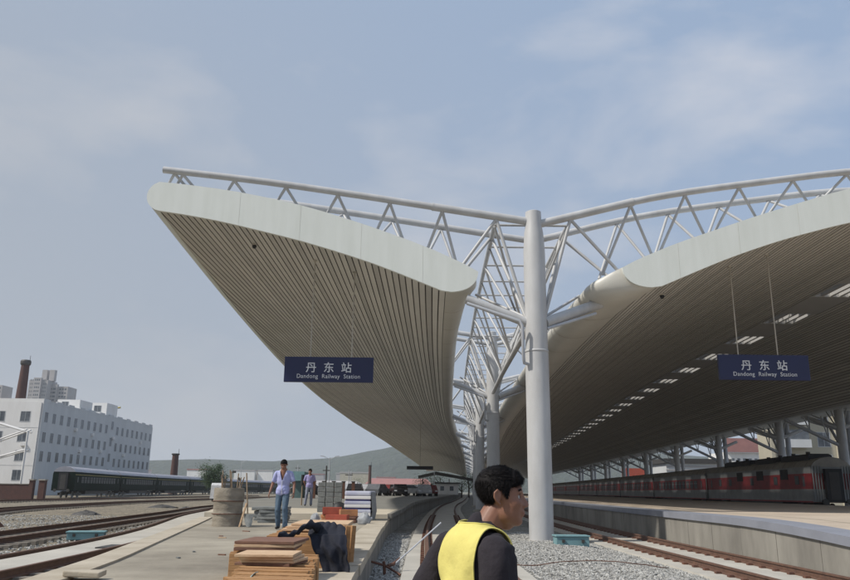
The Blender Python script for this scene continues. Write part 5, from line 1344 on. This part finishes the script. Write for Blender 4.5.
# ---- the two walking men
def walker(label, loc, rz, shirt, trouser, pose, headpitch=0, sc=1.0, vneck=True, vox=.008):
    t = thing('person', label, 'person', loc, rz); t.scale = (sc, sc, sc)
    J = pose
    HMx = Matrix.Translation(J['head']) @ Matrix.Rotation(J.get('hyaw', 0), 4, 'Z') @ Matrix.Rotation(headpitch, 4, 'Y')
    sk = head_parts(HMx, 1.0, 72, 54); nb = Vector(J['neck'])
    sk += [('c', nb+Vector((0, 0, -.06)), Vector(J['head'])+Vector((-.02, 0, -.07)), .062, .052), ('c', nb+Vector((0, 0, -.05)), (J['hip'][0], 0, 1.0), .10, .10), ('c', nb+Vector((.0, .15, -.08)), nb+Vector((0, -.15, -.08)), .04, .04), ('e', nb+Vector((.035, 0, -.10)), (.06, .09, .09))]
    for s, k in ((1, 'l'), (-1, 'r')):
        S_, E_, W_ = J[k+'s'], J[k+'e'], J[k+'w']; sk += [('c', S_, E_, .050, .040), ('c', E_, W_, .040, .027)]
        sk += hand_parts(W_, (Vector(W_)-Vector(E_)), Vector((1, 0, .1)), 1, .55, Vector((0, -s, 0)))
        H_, K_, A_ = J[k+'h'], J[k+'k'], J[k+'a']; sk += [('c', H_, K_, .06, .05), ('c', K_, A_, .045, .035)]
    blob('body', sk, .0065, skin_m, t, 2)
    hair(HMx, t, 1.0, 1500, 80, 60, 1.2, 5, (.012, .03), .013)
    for s in (-1, 1):
        o = MB().lathe((0, 0, 0), [(.0001, -.009), (.007, -.005), (.009, 0), (.007, .005), (.0001, .009)], 10).build('eye', black_m, t, smooth=True); o.location = xf(HMx, (.068, s*.033, -.003))
        mb = MB(); mb.tube([xf(HMx, (.086, s*.018, .021)), xf(HMx, (.080, s*.035, .026)), xf(HMx, (.070, s*.052, .020))], .003, 5); mb.build('eyebrow', hair_m, t)
    hx = J['hip'][0]
    n_ = Vector(J['neck'])
    def tsdf(P):
        d = ell(P, (n_.x*.6, 0, 1.22), (.125, .175, .24)); d = smin(d, cap(P, (n_.x, .125, n_.z-.085), (n_.x, -.125, n_.z-.085), .062, .062), .06)
        d = smin(d, ell(P, (hx, 0, .97), (.135, .175, .13)), .05); d = smin(d, ell(P, (n_.x*.8+.01, 0, 1.33), (.115, .16, .12)), .04); return d
    V, D = radial(tsdf, (hx*.5, 0, 1.18), 64, 56, .5)
    sh = [('m', [tuple(v) for v in V], grid_faces(64, 56)), ('c', J['ls'], tuple((Vector(J['ls'])+Vector(J['le'])*2)/3), .062, .060), ('c', J['rs'], tuple((Vector(J['rs'])+Vector(J['re'])*2)/3), .062, .060), ('c', (hx, .06, .90), (hx, -.06, .90), .12, .12)]
    o = blob('shirt', sh, .009, shirt, t, 3, fold(.014, 10, 2))
    # open neck: delete faces above the V and below the hem
    bm = bmesh.new(); bm.from_mesh(o.data); kill = []
    for f in bm.faces:
        c = f.calc_center_median()
        vn = c.x > n_.x+.02 and abs(c.y) < .012+.30*max(0, c.z-(1.20 if vneck else 1.36)) and c.z > (1.20 if vneck else 1.36)
        nk = c.z > n_.z-.035
        if vn or nk or c.z < .84+.02*math.sin(c.y*25): kill.append(f)
    bmesh.ops.delete(bm, geom=kill, context='FACES'); bm.to_mesh(o.data); bm.free()
    q = o.modifiers.new('s', 'SOLIDIFY'); q.thickness = .006
    for s in (-1, 1):                                   # collar flaps
        mb = MB(); mb.add([(n_.x-.06, s*.05, n_.z+.015), (n_.x+.00, s*.085, n_.z+.005), (n_.x+.10, s*.075, n_.z-.06), (n_.x+.10, s*.115, n_.z-.12), (n_.x+.01, s*.125, n_.z-.04), (n_.x-.075, s*.075, n_.z-.03)], [(0, 1, 4, 5), (1, 2, 3, 4)])
        cl = mb.build('collar', whitepaint if vneck else shirt, t); q = cl.modifiers.new('s', 'SOLIDIFY'); q.thickness = .008
    if vneck:
        mb = MB(); mb.tube([(.135, 0, 1.20), (.142, 0, 1.0), (.14, 0, .86)], .006, 5); mb.build('button_placket', whitepaint, t)
    tr = [('c', (hx, .05, .92), (hx, -.05, .92), .115, .115)]
    for k in 'lr': tr += [('c', J[k+'h'], J[k+'k'], .095, .072), ('c', J[k+'k'], tuple(Vector(J[k+'a'])+Vector((0, 0, .0))), .070, .062)]
    blob('trousers', tr, .010, trouser, t, 3, fold(.012, 13, 4))
    for k in 'lr':
        a = Vector(J[k+'a']); blob('shoe', [('c', a+Vector((-.05, 0, -.045)), a+Vector((.15, 0, -.055)), .042, .036), ('c', a+Vector((-.03, 0, -.03)), a+Vector((0, 0, .03)), .045, .04)], .009, black_m, t, 2)
    return t
pose1 = dict(head=(.055, .0, 1.585), neck=(.0, 0, 1.475), hip=(.0, 0), hyaw=.05,
    ls=(0, .185, 1.37), le=(-.02, .275, 1.12), lw=(.08, .30, .90), rs=(0, -.185, 1.37), re=(-.05, -.285, 1.12), rw=(.03, -.33, .90),
    lh=(0, .085, .90), lk=(.10, .10, .50), la=(.06, .11, .09), rh=(0, -.085, .90), rk=(.03, -.10, .48), ra=(-.08, -.10, .10))
walker('man in an open light blue shirt and faded jeans walking towards us, looking down', (-3.62, 20.4, .6), R(-90-4), bluecloth, jeans_m, pose1, R(22), 1.02)
pose2 = dict(head=(.035, .0, 1.60), neck=(.0, 0, 1.475), hip=(.0, 0), hyaw=-.1,
    ls=(0, .18, 1.37), le=(-.06, .26, 1.12), lw=(-.06, .24, .90), rs=(0, -.18, 1.37), re=(-.02, -.27, 1.12), rw=(-.08, -.20, .93),
    lh=(0, .085, .90), lk=(.02, .10, .49), la=(-.02, .10, .09), rh=(0, -.085, .90), rk=(.12, -.12, .52), ra=(.12, -.17, .10))
walker('man in a violet short sleeved shirt and grey trousers on the raised slab, farther back', (-5.4, 37.5, .84), R(-90+8), violetcloth, greytrouser, pose2, R(5), 1.0, False)

bpy.data.scenes.remove(SC2)
# ------------------------------------------------------------------ haze: one closed box of even air
m = bpy.data.materials.new('haze_air'); m.use_nodes = True; nn = m.node_tree.nodes; nn.remove(nn['Principled BSDF'])
pv = nn.new('ShaderNodeVolumePrincipled'); pv.inputs['Color'].default_value = (.86, .90, .97, 1); pv.inputs['Density'].default_value = .00021; pv.inputs['Anisotropy'].default_value = .2
m.node_tree.links.new(pv.outputs[0], nn['Material Output'].inputs['Volume'])
hzb = MB().box(-3300, 3300, -500, 5700, -1.6, 140).build('haze', m); tag(hzb, kind='stuff'); tag(hzb, 'thin pale grey haze filling the air over the station and hills', 'haze')
S.cycles.volume_bounces = 1
